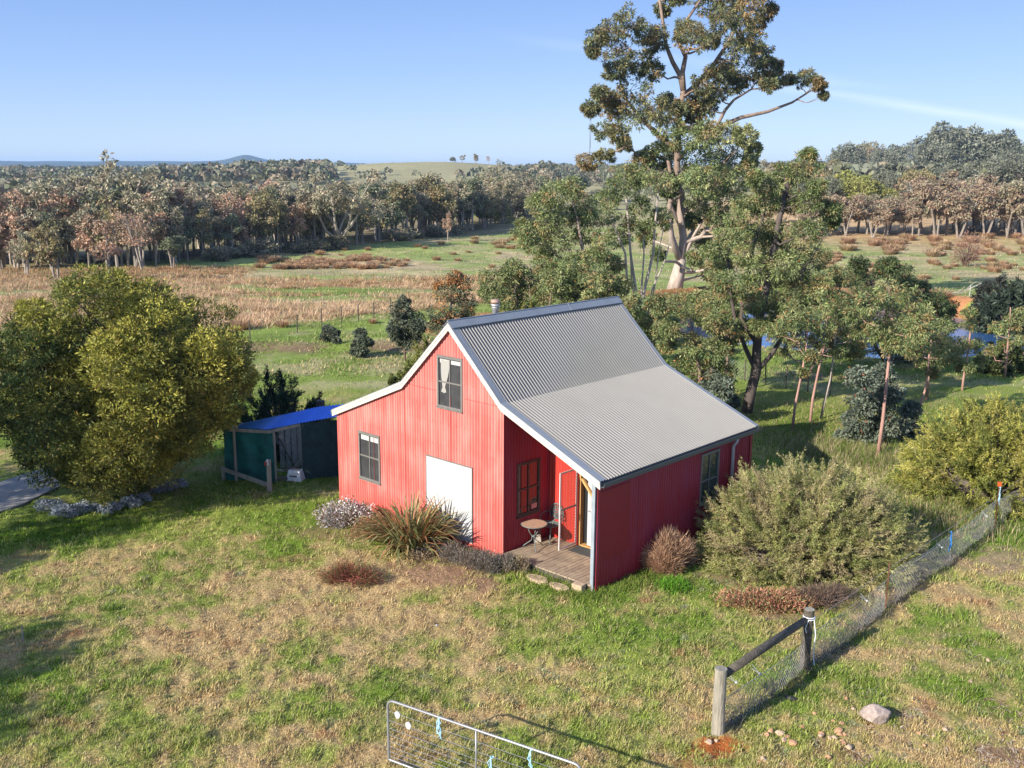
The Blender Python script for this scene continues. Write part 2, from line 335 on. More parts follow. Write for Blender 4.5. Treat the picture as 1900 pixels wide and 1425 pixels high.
# ------------------------------------------------------------------ ground colour
GREEN=np.array([.18,.27,.035]);GREEN2=np.array([.33,.38,.08]);STRAW=np.array([.53,.38,.18]);SOIL=np.array([.30,.115,.05]);SOILR=np.array([.42,.13,.035])
def ell(x,y,c,rx,ry,a=0,nz=.35,s=0):
    dx=x-c[0];dy=y-c[1];ca,sa=math.cos(a),math.sin(a);X=dx*ca+dy*sa;Yy=-dx*sa+dy*ca
    d=np.sqrt((X/rx)**2+(Yy/ry)**2)+nz*2*(fbm(x*1.7,y*1.7,40+s)-.5)*1.5
    return sm(1.15,.75,d)
def lawn(x,y):
    """base colour of the near ground"""
    f=fbm(x*.35,y*.35,1); g=fbm(x*1.6,y*1.6,2); h=fbm(x*5,y*5,4,3)
    dry=.40+.0*x
    dry=dry+.40*np.exp(-((x+4.6)/5.4)**2-((y-19.6)/4.6)**2)      # worn yellow lawn before the cabin
    dry=dry+.2*np.exp(-((x+9)/4)**2-((y-23)/4)**2)
    dry=dry-.25*np.exp(-((x-2.6)/2.6)**2-((y-19)/3.2)**2)-.25*np.exp(-((x+7)/3.5)**2-((y-15.5)/2.5)**2)
    dry=dry-.55*sm(1.9,.9,np.sqrt(((x+12.0)/4.3)**2+((y-27.3)/2.4)**2))
    dry=dry+.18*sm(6,9,x)*sm(26,18,y)
    dry=dry-.25*sm(31,36,y)
    m=sm(.04,.98,dry-.02+(f-.5)*1.2+(g-.5)*1.5+(h-.5)*.8)[...,None]
    gcol=GREEN*(1-sm(.3,.7,f)[...,None])+GREEN2*sm(.3,.7,f)[...,None]
    c=gcol*(1-m)+STRAW*m
    soil=sm(.72,.86,g*.6+h*.2+fbm(x*.9,y*.9,9)*.35)*.6
    c=c*(1-soil[...,None])+SOIL*soil[...,None]
    return c,m[...,0]
PATCH=[] # (centre, rx, ry, angle, colour, strength)
def patch(u,v,rx,ry,a,col,k): p=GZ(u,v,0); PATCH.append((p,rx,ry,a,np.array(col),k))
patch(1330,1392,.55,.38,.3,(.50,.15,.04),1); patch(1290,1415,.5,.3,0,(.36,.15,.07),.8); patch(1535,1395,.5,.35,0,(.36,.20,.10),.6)
patch(810,1065,1.2,.8,-.6,(.40,.25,.15),.95); patch(900,1085,.7,.35,-.6,(.36,.23,.14),.8); patch(540,1035,.8,.3,.1,(.33,.19,.10),.6)
patch(1470,1130,1.3,.7,.5,(.34,.20,.13),.7); patch(1620,1120,.9,.4,.7,(.30,.22,.14),.6); patch(1850,1040,1.1,.7,.6,(.38,.27,.17),.8)
patch(1690,1330,.35,.2,.3,(.26,.15,.09),.9); patch(1850,1395,.6,.3,-.3,(.28,.17,.11),.8); patch(1340,1075,.8,.4,-.5,(.36,.25,.15),.8)
patch(1200,1075,1.,.25,-.75,(.22,.15,.10),.6); patch(620,985,1.2,.6,.2,(.32,.20,.12),.6); patch(360,1175,.9,.25,.0,(.34,.17,.08),.6); patch(960,1310,.18,.1,0,(.38,.12,.05),.9); patch(70,1140,.6,.2,0,(.33,.17,.09),.7); patch(40,935,1.2,.35,.2,(.12,.2,.02),.5)
BLK=PATCH
def ground_col(x,y):
    c,m=lawn(x,y)
    for i,(p,rx,ry,a,col,k) in enumerate(PATCH):
        q=(np.abs(x-p[0])<rx*2+1.5)&(np.abs(y-p[1])<rx*2+1.5); X_,Y_=x[q],y[q]
        w=(ell(X_,Y_,p,rx,ry,a,.4,i)*k)[...,None]; c[q]=c[q]*(1-w)+col*(.85+.3*fbm(X_*9,Y_*9,77,2))[...,None]*w
    # paddock
    far=sm(38,46,y)[...,None]; f=fbm(x*.12,y*.12,21); g=fbm(x*.7,y*.7,22); g2=fbm(x*.25,y*.9,23)
    pad=np.array([.19,.25,.05])*(1-sm(.45,.72,g*.5+f*.5)[...,None])+np.array([.36,.33,.17])*sm(.45,.72,g*.5+f*.5)[...,None]
    bk=np.exp(-((y-53.6-(x+8)*.12)/1.0)**2)*sm(-26,-16,x)*(1-sm(-3,0,x))*sm(.3,.5,g+.1)
    pad=pad*(1-bk[...,None])+np.array([.22,.15,.09])*bk[...,None]
    c=c*(1-far)+pad*far
    r=reed_mask(x,y)[...,None]; c=c*(1-r*.85)+np.array([.40,.27,.15])*(.8+.4*g)[...,None]*r*.85
    # middle distance meadow
    mid=sm(95,125,y)[...,None]; mc=np.array([.25,.30,.09])*(1-sm(.4,.65,f*.6+g2*.4)[...,None])+np.array([.42,.33,.19])*sm(.4,.65,f*.6+g2*.4)[...,None]
    c=c*(1-mid)+mc*mid
    rb=(sm(170,215,y)*sm(.12,.2,x/np.maximum(y,1)))[...,None]; c=c*(1-rb)+np.array([.44,.30,.16])*rb
    wd=(sm(.0,1,(y-edge_y(x))/10.)*.75)[...,None]*(1-sm(260,330,y)[...,None]); c=c*(1-wd)+np.array([.20,.15,.09])*wd
    ff=sm(300,420,y)[...,None]; fc=np.array([.31,.28,.15])*(.8+.5*fbm(x*.01,y*.01,31))[...,None]; c=c*(1-ff)+fc*ff
    fr=sm(2600,3600,y)[...,None]; c=c*(1-fr)+np.array([.055,.07,.05])*fr
    d=pond_d(x,y); b=(sm(1.38,1.2,d)*sm(.5,.62,fbm(x*.3,y*.3,61)+.14*sm(PC[1]+3,PC[1]+10,y)))[...,None]; c=c*(1-b)+np.array([.44,.20,.09])*b
    md=(sm(42,60,y)*(.35-.2*sm(300,600,y)))[...,None]; c=c*(1-md+md*2*fbm(x*.9,y*.9,35,3)[...,None]*1.0)*(1-md*.8+md*1.6*fbm(x*.15,y*.4,36,4)[...,None])
    e=ell(x,y,(-1.5,63),4.,6.,0,.3,66)[...,None]; c=c*(1-e)+np.array([.46,.21,.10])*e
    return c
def edge_y(x):   # front edge of the left tree belt
    return 138+np.clip((x+62),0,200)*1.35
def reed_mask(x,y):
    a=x/np.maximum(y,1)
    near=sm(0,3,y-(58+np.clip((x+17)*1.15,-8,30))); farr=sm(.04,-.03,a)*np.maximum(sm(128,108,y+16*(fbm(x*.1,y*.1,51)-.5)),sm(-.24,-.3,a)*sm(3,-3,y-edge_y(x)))
    g=sm(.34,.46,fbm(x*.07,y*.13,52)+.30*sm(92,66,y)+.10*sm(-.2,-.35,a))
    return near*farr*g
# fan-shaped grid: fine near the camera, coarse far away; one sheet
nr,na=1250,760
rr=4*np.exp(np.linspace(0,math.log(9500/4),nr)); aa=np.radians(np.linspace(-48,48,na))
Rg,Ag=np.meshgrid(rr,aa,indexing='ij'); X=Rg*np.sin(Ag); Y=Rg*np.cos(Ag); Z=hgt(X,Y)
nearw=sm(60,25,Rg)
Z=Z+nearw*(.10*(fbm(X*.5,Y*.5,11)-.5)+.07*(fbm(X*2.2,Y*2.2,12,3)-.5)+.075*(vn(X*7,Y*7,13)-.5))*sm(.0,1.,np.maximum(0,1))
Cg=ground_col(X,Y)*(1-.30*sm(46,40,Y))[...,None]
i=np.arange(nr-1)[:,None]*na+np.arange(na-1)[None,:]; q=np.stack([i,i+1,i+na+1,i+na],-1).reshape(-1,4)
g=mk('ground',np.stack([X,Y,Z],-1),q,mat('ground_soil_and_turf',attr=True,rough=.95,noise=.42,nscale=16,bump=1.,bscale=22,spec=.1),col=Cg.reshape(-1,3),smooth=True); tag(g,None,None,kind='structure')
def gz(x,y): return float(hgt(x,y))
# pond
k=72; pv=[(PC[0],PC[1],PZ)]+[(PC[0]+PC[2]*1.12*math.cos(2*math.pi*j/k),PC[1]+PC[3]*1.12*math.sin(2*math.pi*j/k),PZ) for j in range(k)]
wmat=mat('pond_water',(.04,.11,.26),rough=.12,bump=.9,bscale=2.2,spec=1.0)
tag(mk('pond_water',pv,[(0,1+j,1+(j+1)%k) for j in range(k)],wmat),None,None,kind='structure')
# concrete yard at far left
a=[GZ(-120,925,.0),GZ(0,898,0),GZ(95,868,0),GZ(112,905,0),GZ(40,940,0),GZ(0,953,0),GZ(-120,1000,0)]
mb=MB(); n=len(a); mb.add([(p[0],p[1],.07) for p in a]+[(p[0],p[1],-.1) for p in a],[tuple(range(n))[::-1]]+[(j,(j+1)%n,n+(j+1)%n,n+j) for j in range(n)])
tag(mb.build('concrete_path',M['concrete']),None,None,kind='structure')
# ================================================================== red cabin
HX,HY,TH=-5.06,28.17,-.7475
cabin=thing('cabin','red corrugated iron cabin with a steep grey gable roof, side skillions and a corner porch','cabin',(HX,HY,0),TH)
def HP(x,y,z): return np.array([HX+x*math.cos(TH)-y*math.sin(TH),HY+x*math.sin(TH)+y*math.cos(TH),z])
AA,XK2,XA,WD=2.95,6.63,4.79,9.58; ZE,ZK,ZA,D=2.74,3.98,5.76,6.95; PD=1.75; DK=.17
def roofz(x):
    if x<AA: return ZE+(ZK-ZE)*x/AA
    if x<XA: return ZK+(ZA-ZK)*(x-AA)/(XA-AA)
    if x<XK2: return ZA-(ZA-ZK)*(x-XA)/(XK2-XA)
    return ZK-(ZK-ZE)*(x-XK2)/(WD-XK2)
PITC=.10; AMP=.010
def corr(org,dr,nrm,length,zt,z0,openings,seg=6,cuts=()):
    """corrugated vertical sheet along dr; zt(s) top; openings (s0,s1,z0,z1)"""
    mb=MB(); st=PITC/seg; n=int(round(length/st)); org=np.array(org);dr=np.array(dr);nrm=np.array(nrm)
    ed=[k*length/n for k in range(n+1)]
    for k in range(n):
        s0,s1=ed[k],ed[k+1]; mid=(s0+s1)/2
        iv=[];lo_=z0
        for (a,b,c,d) in sorted(openings,key=lambda o:o[2]):
            if a<mid<b:
                if c>lo_+.02: iv.append((lo_,c))
                lo_=d
        iv.append((lo_,None))
        p0=org+dr*s0+nrm*AMP*math.sin(2*math.pi*s0/PITC); p1=org+dr*s1+nrm*AMP*math.sin(2*math.pi*s1/PITC)
        for lo,hi in iv:
            h0=zt(s0) if hi is None else hi; h1=zt(s1) if hi is None else hi
            mb.add([(p0[0],p0[1],lo),(p1[0],p1[1],lo),(p1[0],p1[1],h1),(p0[0],p0[1],h0)],[(0,1,2,3)])
    return mb
UW=(4.27,5.20,3.58,4.93); LW=(.95,1.89,.92,2.30); DR=(3.80,5.56,.12,2.16)
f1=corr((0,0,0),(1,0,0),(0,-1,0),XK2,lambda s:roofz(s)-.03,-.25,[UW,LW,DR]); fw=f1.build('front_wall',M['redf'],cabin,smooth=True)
# overlapping sheet seams and screw rows on the front wall
mb=MB()
for x0,x1,zz in ((AA-.05,UW[0]-.06,3.99),(UW[1]+.06,XK2,3.93)): mb.box((x0,-.0145,zz-.004),(x1,-.006,zz+.002))
for x in (1.62,2.95,3.72,4.75,5.9,.42): mb.box((x-.003,-.0115,-.1),(x+.003,-.004,min(roofz(x)-.1,3.9)))
mb.build('sheet_seam',mat('seam_red',(.40,.03,.025)),fw)
mb=MB()
for zz in (.5,1.35,2.55,3.15,3.6,4.3):
    for k in range(0,44):
        x=.1+k*.152
        if x<XK2-.05 and zz<roofz(x)-.15 and not any(a-.05<x<b+.05 and c-.05<zz<d+.05 for a,b,c,d in (UW,LW,DR)): mb.box((x-.006,-.014,zz-.006),(x+.006,-.006,zz+.006))
mb.build('screw_row',M['rust'],fw)['kind']='stuff'
# porch return wall, porch back wall, right side wall, rear and left walls
WW=(.50,1.37,.97,2.36)
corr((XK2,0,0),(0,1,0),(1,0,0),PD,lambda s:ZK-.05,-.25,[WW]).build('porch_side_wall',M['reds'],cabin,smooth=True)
DO=(7.66-XK2,8.62-XK2,DK,2.27)
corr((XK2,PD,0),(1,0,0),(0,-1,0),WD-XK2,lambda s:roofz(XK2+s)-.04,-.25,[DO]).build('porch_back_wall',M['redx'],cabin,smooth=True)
SW=(4.32,5.20,1.06,2.42)
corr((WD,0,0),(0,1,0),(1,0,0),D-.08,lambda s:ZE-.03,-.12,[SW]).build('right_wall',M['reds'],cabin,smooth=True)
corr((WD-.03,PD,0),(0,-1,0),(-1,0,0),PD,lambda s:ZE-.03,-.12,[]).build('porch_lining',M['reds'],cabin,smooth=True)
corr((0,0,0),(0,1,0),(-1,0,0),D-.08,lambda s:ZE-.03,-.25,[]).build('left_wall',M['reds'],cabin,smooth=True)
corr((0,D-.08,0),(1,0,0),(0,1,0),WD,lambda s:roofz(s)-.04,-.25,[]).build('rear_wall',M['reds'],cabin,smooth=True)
# corner flashings on the walls
for a_,b_ in (((XK2-.02,-.022,-.2),(XK2+.022,-.0125,ZK-.06)),((-.02,-.022,-.2),(.03,-.0125,ZE-.04))):
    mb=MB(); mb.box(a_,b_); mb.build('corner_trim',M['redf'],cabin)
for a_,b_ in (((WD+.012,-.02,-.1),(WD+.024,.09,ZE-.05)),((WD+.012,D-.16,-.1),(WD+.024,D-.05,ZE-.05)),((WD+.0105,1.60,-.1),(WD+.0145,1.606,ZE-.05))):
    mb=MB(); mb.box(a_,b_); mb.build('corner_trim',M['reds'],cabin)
mb=MB(); mb.box((WD+.0125,.10,.72),(WD+.019,1.22,2.42)); mb.build('wall_patch',mat('deep_red_patch',(.27,.010,.02),rough=.55,noise=.12),cabin)
# roof: four corrugated slopes with real corrugations
EO=.14; FO=.075
def slope_sheet(x0,z0,x1,z1,seg=6):
    n=int((D+FO)/(.108/seg)); V=[];Fq=[]
    dx,dz=x1-x0,z1-z0; l=math.hypot(dx,dz); nx,nz_=-dz/l,dx/l
    if nz_<0: nx,nz_=-nx,-nz_
    for k in range(n+1):
        y=-FO+(D+FO)*k/n; h=.025*math.sin(2*math.pi*y/.108)
        V+=[(x0+nx*h,y,z0+nz_*h),(x1+nx*h,y,z1+nz_*h)]
    for k in range(n): Fq.append((2*k,2*k+1,2*k+3,2*k+2))
    return V,Fq
sl_=(ZK-ZE)/AA
mb=MB(); RO_=.05
for (x0,z0,x1,z1) in ((-EO,ZE-sl_*EO,AA+.03,ZK+.012),(AA-.02,ZK-.02,XA,ZA),(XK2+.02,ZK-.02,XA,ZA),(WD+EO,ZE-sl_*EO,XK2-.03,ZK+.012)):
    v,f_=slope_sheet(x0,z0+RO_,x1,z1+RO_); mb.add(v,f_)
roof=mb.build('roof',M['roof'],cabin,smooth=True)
# underside lining so the eaves have thickness
mb=MB()
prof=[(-EO+.02,ZE-sl_*EO),(AA,ZK),(XA,ZA),(XK2,ZK),(WD+EO-.02,ZE-sl_*EO)]
for (x0,z0),(x1,z1) in zip(prof[:-1],prof[1:]): mb.add([(x0,-FO+.01,z0+.018),(x1,-FO+.01,z1+.018),(x1,D-.02,z1+.018),(x0,D-.02,z0+.018)],[(0,1,2,3)])
mb.build('roof_lining',M['barge'],roof)
def strip(pts,w0,w1,y0,y1,z):  # flat capping following the profile
    pass
# barge boards (front and rear): boards following the rake, mitred
def rake(y0,y1,top,bot,name,m):
    mb=MB(); pr=[(-EO,ZE-sl_*EO),(AA,ZK),(XA,ZA),(XK2,ZK),(WD+EO,ZE-sl_*EO)]
    V=[]
    for x,z in pr: V+=[(x,y0,z+top),(x,y1,z+top),(x,y1,z+bot),(x,y0,z+bot)]
    Fq=[]
    for k in range(len(pr)-1):
        for j in range(4): Fq.append((4*k+j,4*k+(j+1)%4,4*k+4+(j+1)%4,4*k+4+j))
    Fq+=[(3,2,1,0),(16,17,18,19)]
    mb.add(V,Fq); return mb.build(name,m,cabin)
rake(-FO-.032,-FO+.0,.055,-.125,'barge_board',M['barge'])
rake(-FO-.045,-FO-.034,.060,-.012,'barge_board',M['barge'])
rake(-FO-.05,-FO+.165,.078,.064,'barge_capping',M['flash'])
rake(D-.12,D+.03,.078,.064,'barge_capping',M['flash'])
rake(D+.0,D+.025,.055,-.10,'barge_board',M['barge'])
# ridge cap
mb=MB(); s_=(ZA-ZK)/(XA-AA)
for sg in (-1,1):
    a=(XA,ZA+.125); b=(XA+sg*.17,ZA+.125-.17*s_)
    mb.add([(a[0],-FO-.055,a[1]),(b[0],-FO-.055,b[1]),(b[0],D+.035,b[1]),(a[0],D+.035,a[1]),(a[0],-FO-.055,a[1]-.022),(b[0],-FO-.055,b[1]-.015),(b[0],D+.035,b[1]-.015),(a[0],D+.035,a[1]-.022)],[(0,1,2,3),(7,6,5,4),(0,4,5,1),(1,5,6,2),(2,6,7,3)])
mb.tube([(XA,-FO-.055,ZA+.125),(XA,D+.035,ZA+.125)],.017,8)
mb.build('ridge_cap',M['flash'],cabin)
mb=MB(); mb.add([(XA+.175,4.55,ZA+.124-.17*s_),(XA+.175,4.59,ZA+.124-.17*s_),(XA+.01,4.59,ZA+.14),(XA+.01,4.55,ZA+.14)],[(0,1,2,3)]); mb.build('ridge_joint',M['white'],cabin)
# gutters and downpipe
ge=ZE-sl_*EO
for sx,x in ((1,WD+EO-.01),(-1,-EO+.01)):
    mb=MB(); y0,y1=-FO,D
    pr=[(0,.035),(0,-.075),(sx*.10,-.075),(sx*.115,.03),(sx*.103,.03),(sx*.09,-.062),(sx*.012,-.062),(sx*.012,.035)]
    n=len(pr); mb.add([(x+a,y,ge+b) for y in (y0,y1) for a,b in pr],[(j,(j+1)%n,n+(j+1)%n,n+j) for j in range(n)]+[tuple(range(n)),tuple(range(n,2*n))[::-1]])
    mb.build('gutter',mat('grey_gutter',(.10,.115,.125),rough=.4,metal=.2) if sx==1 else M['flash'],cabin)
mb=MB(); mb.tube([(WD+EO+.04,5.8,ge-.07),(WD+EO+.03,5.8,ge-.16),(WD+.075,5.8,ge-.3),(WD+.075,5.8,-.1)],.045,12)
dp=mb.build('downpipe',M['white'],cabin,smooth=True)
mb=MB(); mb.lathe([(.049,-.012),(.053,0),(.049,.012)],(WD+.075,5.8,1.55),14); mb.build('pipe_bracket',M['dark'],dp)
# flue
mb=MB(); fx,fy=4.36,2.06; mb.lathe([(.085,5.1),(.085,5.92),(.11,5.93),(.115,5.97),(.095,5.98),(.095,6.0),(.12,6.01),(.12,6.06),(.09,6.07)],(fx,fy,0),20)
fl=mb.build('flue',mat('flue_galvanised',(.45,.46,.47),rough=.5,metal=.4,noise=.1),cabin,smooth=True)
mb=MB(); mb.lathe([(.115,5.955),(.117,5.975)],(fx,fy,0),20); mb.lathe([(.122,6.02),(.122,6.035)],(fx,fy,0),20); mb.build('flue_band',M['woodd'],fl)
mb=MB(); mb.lathe([(.10,6.085),(.128,6.09),(.128,6.15),(.11,6.185),(.02,6.20)],(fx,fy,0),20); mb.build('flue_cowl',mat('rusty_cowl',(.42,.38,.34),rough=.6,metal=.2,noise=.6,nscale=9,col2=(.35,.13,.05)),fl,smooth=True)
# windows
def window(axis,o,s0,s1,z0,z1,fm,gm,mullions,rails,blind=None,curtain=False,inner=.05,fwid=.055,sill=True,proud=.03,name='window'):
    """axis: 'front' (faces -y) or 'right' (faces +x); o = plane coordinate; openings in s"""
    def T(s,dp,z):   # dp: outwards distance
        return (s,o-dp,z) if axis=='front' else (o+dp,s,z)
    def bx(mb,sa,sb,d0,d1,za,zb):
        a=T(sa,d0,za);b=T(sb,d1,zb); mb.box(tuple(min(p,q) for p,q in zip(a,b)),tuple(max(p,q) for p,q in zip(a,b)))
    mb=MB()
    bx(mb,s0-.0,s0+fwid,-inner,proud,z0,z1); bx(mb,s1-fwid,s1,-inner,proud,z0,z1); bx(mb,s0+fwid,s1-fwid,-inner,proud,z1-fwid,z1); bx(mb,s0+fwid,s1-fwid,-inner,proud,z0,z0+fwid*.9)
    wdw=mb.build(name,fm,cabin,bevel=.004)
    mb=MB()
    for m_ in mullions: bx(mb,s0+(s1-s0)*m_-.014,s0+(s1-s0)*m_+.014,-.012,proud*.35,z0+fwid*.9,z1-fwid)
    mb.build('mullion',fm,wdw) if mullions else None
    mb=MB()
    for r_ in rails: bx(mb,s0+fwid,s1-fwid,-.014,proud*.35+.004,z0+(z1-z0)*r_-.018,z0+(z1-z0)*r_+.018)
    mb.build('glazing_bar',fm,wdw) if rails else None
    ss=[s0+fwid]+[s0+(s1-s0)*m_ for m_ in mullions]+[s1-fwid]
    zz=[z0+fwid*.9]+[z0+(z1-z0)*r_ for r_ in rails]+[z1-fwid]
    for a,b in zip(ss[:-1],ss[1:]):
        for c,d in zip(zz[:-1],zz[1:]):
            mb=MB(); bx(mb,a,b,-.022,-.016,c,d); mb.build('pane',gm,wdw)
    if blind:
        for a,b in zip(ss[:-1],ss[1:]):
            mb=MB(); bx(mb,a+.03,b-.02,-.0155,-.0115,zz[-1]-blind,zz[-1]-.03); mb.build('blind',M['blind'],wdw)
    if sill:
        mb=MB(); bx(mb,s0-.02,s1+.02,-.0,proud+.03,z0-.03,z0-.001); mb.build('sill',fm,wdw)
        mb=MB(); bx(mb,s0-.015,s1+.015,-.0,proud+.012,z1+.001,z1+.02); mb.build('head_flashing',fm,wdw)
    return wdw
wu=window('front',0,*UW,M['frame'],M['screen'],[.5],[.5],blind=.13)
window('front',0,*LW,M['frame'],M['screen'],[.5],[.5],blind=.17)
# tied curtain seen through the upper left panes
V=[];n=14
prof=[(4.83,.17,.30),(4.6,.16,.29),(4.4,.13,.27),(4.25,.085,.25),(4.14,.055,.235),(4.1,.05,.235),(4.04,.085,.235),(3.97,.10,.235)]
for z,w,c0 in prof:
    for k in range(n+1):
        t=k/n; V.append((UW[0]+c0-w+2*w*t*.95,.0035+.004*math.sin(t*26)-.004,z+.012*math.sin(t*9)))
Fq=[(i*(n+1)+k,i*(n+1)+k+1,(i+1)*(n+1)+k+1,(i+1)*(n+1)+k) for i in range(len(prof)-1) for k in range(n)]
mk('curtain',V,Fq,M['cloth'],wu,smooth=True)
window('right',XK2,*WW,M['woodd'],M['glass'],[.5],[.5],inner=.06,name='window',proud=.02)
window('right',WD,*SW,M['frame'],M['glasst'],[.5],[.45],name='window')
mb=MB(); mb.box((XK2-.0105,WW[1]-.30,1.06),(XK2-.007,WW[1]-.09,1.19)); mb.build('paper_notice',mat('pinkish_paper',(.55,.30,.28),rough=.8,noise=.3,nscale=30),cabin)
# big white panel door
mb=MB(); mb.box((DR[0]+.02,-.02,DR[2]+.0),(DR[1]-.02,.02,DR[3]-.015)); pdr=mb.build('white_panel_door',M['white'],cabin)
mb=MB(); mb.box((DR[0]-.0,-.028,DR[2]-.01),(DR[0]+.02,.02,DR[3])); mb.box((DR[1]-.02,-.028,DR[2]-.01),(DR[1]+.0,.02,DR[3])); mb.box((DR[0]-.0,-.03,DR[3]+.0),(DR[1]+.0,.02,DR[3]+.018)); mb.build('door_frame',M['frame'],pdr)
# porch deck of boards
deck=MB(); nb=24; x=XK2+.03
mb=MB(); bw=(WD-.08-XK2-.03)/nb
for k in range(nb):
    mb.box((x+k*bw+.005,-.06+random.uniform(-.004,.004),DK-.035),(x+(k+1)*bw-.005,PD-.015,DK+random.uniform(-.003,.003)))
dk=mb.build('deck',M['deck'],cabin)
mb=MB(); mb.box((XK2+.04,-.055,-.05),(WD-.08,-.015,DK-.037)); mb.build('deck_bearer',M['woodd'],dk)
mb=MB(); mb.box((XK2+.03,0,-.1),(WD-.06,PD,DK-.05)); mb.build('deck_underside',M['dark'],dk)
# corner post with bracket
mb=MB(); mb.box((WD-.13,-.05,-.05),(WD-.035,.045,ZE-.05)); mb.build('porch_post',mat('blue_grey_post',(.27,.31,.34),rough=.5,noise=.15,nscale=4),cabin,bevel=.006)
mb=MB(); mb.bar((WD-.08,.05,2.2),(WD-.55,.12,2.62),.06,.06); mb.build('post_brace',M['pine'],cabin)
# front door, jamb, security screen door
mb=MB(); x0=7.66; mb.box((x0,PD-.03,DK+.0),(x0+.05,PD+.12,2.27)); mb.box((8.545,PD-.03,DK),(8.62,PD+.12,2.27)); mb.box((x0+.075,PD-.03,2.2),(8.545,PD+.12,2.27)); mb.box((x0+.075,PD-.05,DK-.0),(8.545,PD+.12,DK+.04)); jm=mb.build('door_jamb',M['pine'],cabin)
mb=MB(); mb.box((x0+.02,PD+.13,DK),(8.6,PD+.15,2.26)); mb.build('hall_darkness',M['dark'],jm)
mb=MB(); dx0=7.90; mb.box((dx0,PD+.03,DK+.05),(8.54,PD+.07,1.22)); mb.box((dx0,PD+.03,1.22),(dx0+.12,PD+.07,2.19)); mb.box((8.44,PD+.03,1.22),(8.54,PD+.07,2.19)); mb.box((dx0+.12,PD+.03,2.07),(8.44,PD+.07,2.19)); fd=mb.build('front_door',M['white'],cabin)
mb=MB(); mb.box((dx0+.12,PD+.045,1.22),(8.44,PD+.055,2.07)); mb.build('door_glass',M['glass'],fd)
mb=MB(); mb.lathe([(.02,0),(.03,.01),(.03,.02),(.015,.03)],(dx0+.06,PD+.01,1.14),12); mb.bar((dx0+.06,PD,1.15),(dx0+.16,PD-.005,1.15),.015,.02); mb.build('door_handle',M['zinc'],fd)
sx=7.60; y0,y1=1.02,PD-.03; z0,z1=DK+.03,2.24
mb=MB(); mb.box((sx-.012,y0,z0),(sx+.012,y0+.05,z1)); mb.box((sx-.012,y1-.05,z0),(sx+.012,y1,z1)); mb.box((sx-.012,y0+.05,z1-.045),(sx+.012,y1-.05,z1)); mb.box((sx-.012,y0+.05,z0),(sx+.012,y1-.05,z0+.05))
sd_=mb.build('screen_door',mat('pale_screen_frame',(.62,.57,.56),rough=.4),cabin)
mb=MB(); mb.box((sx-.010,y0+.05,1.23),(sx+.010,y1-.05,1.27)); mb.build('mid_rail',M['frame'],sd_)
mb=MB(); ya,yb,za,zb=y0+.05,y1-.05,z0+.05,z1-.045; stp=.055
kx=-(zb-za)
while kx<(yb-ya):
    for sg in (1,-1):
        pts=[]
        # line y = ya+kx+t, z = za+t (or mirrored) clipped to the rectangle
        t0=max(0,-kx); t1=min(zb-za,yb-ya-kx)
        if t1>t0+.01:
            p=[(ya+kx+t0,za+t0),(ya+kx+t1,za+t1)]
            if sg<0: p=[(a,za+zb-b) for a,b in p]
            mb.bar((sx,p[0][0],p[0][1]),(sx,p[1][0],p[1][1]),.004,.007,up=(1,0,0))
    kx+=stp*1.41
mb.build('security_mesh',M['rust'],sd_)
mb=MB(); mb.box((sx-.03,y0+.005,1.17),(sx+.03,y0+.04,1.33)); mb.build('door_lock',M['zinc'],sd_)
mb=MB(); mb.box((WD+.03,6.1,.75),(WD+.5,6.7,1.32)); hu=mb.build('hot_water_unit',mat('grey_green_enamel',(.13,.16,.14),rough=.5),cabin,bevel=.02)
mb=MB(); mb.tube([(WD+.55,6.05,-.1),(WD+.55,6.05,1.25),(WD+.35,6.05,1.27)],.02,8); mb.build('white_pipe',M['white'],cabin,smooth=True)
# ---- things on and by the porch
def local(o,x,y,z,rz=0): p=HP(x,y,z); o.location=tuple(p); o.rotation_euler=(0,0,TH+rz)
t=thing('doormat','dark coir doormat lying on the porch deck at the front door','doormat'); local(t,8.08,1.49,DK+.004)
mb=MB(); mb.box((-.36,-.2,0),(.36,.2,.014)); mb.build('mat_pile',M['mat_'],t,bevel=.004)
mb=MB(); mb.box((-.38,-.22,-.001),(.38,.22,.006)); mb.build('mat_edge',M['rubber'],t)
iron=mat('verdigris_cast_iron',(.13,.16,.15),rough=.55,noise=.5,nscale=25)
tb=thing('porch_table','small round cast metal table with mosaic top on the porch','table'); pt=GZ(991,972,DK+.66); tb.location=(pt[0],pt[1],DK+.003); tb.rotation_euler=(0,0,.4)
mb=MB(); mb.lathe([(.02,.635),(.30,.64),(.325,.65),(.325,.665),(.30,.668)],(0,0,0),32); mb.build('table_top',mat('mosaic_top',(.26,.20,.15),rough=.6,noise=.7,nscale=22,col2=(.62,.36,.22)),tb,smooth=False)
mb=MB(); mb.tube([(.328*math.cos(a),.328*math.sin(a),.656) for a in np.linspace(0,2*math.pi,33)],.013,6,False); mb.build('table_rim',iron,tb,smooth=True)
for k in range(3):
    a=k*2.0944+.3; ca,sa=math.cos(a),math.sin(a); mb=MB(); mb.tube([(r*ca,r*sa,z) for r,z in ((.10,.64),(.17,.56),(.12,.42),(.05,.33),(.06,.22),(.17,.13),(.27,.05),(.30,.012))],.013,7); mb.build('leg',iron,tb,smooth=True)
mb=MB(); mb.lathe([(.02,.30),(.06,.32),(.06,.34),(.02,.36)],(0,0,0),14); mb.build('hub',iron,tb,smooth=True)
ch=thing('porch_chair','ornate dark cast metal chair with a fan lattice back on the porch','chair'); pc=GZ(1021,1003,DK); ch.location=(pc[0],pc[1],DK+.003); ch.rotation_euler=(0,0,TH-.1); ch.scale=(1.08,1.08,1.08)
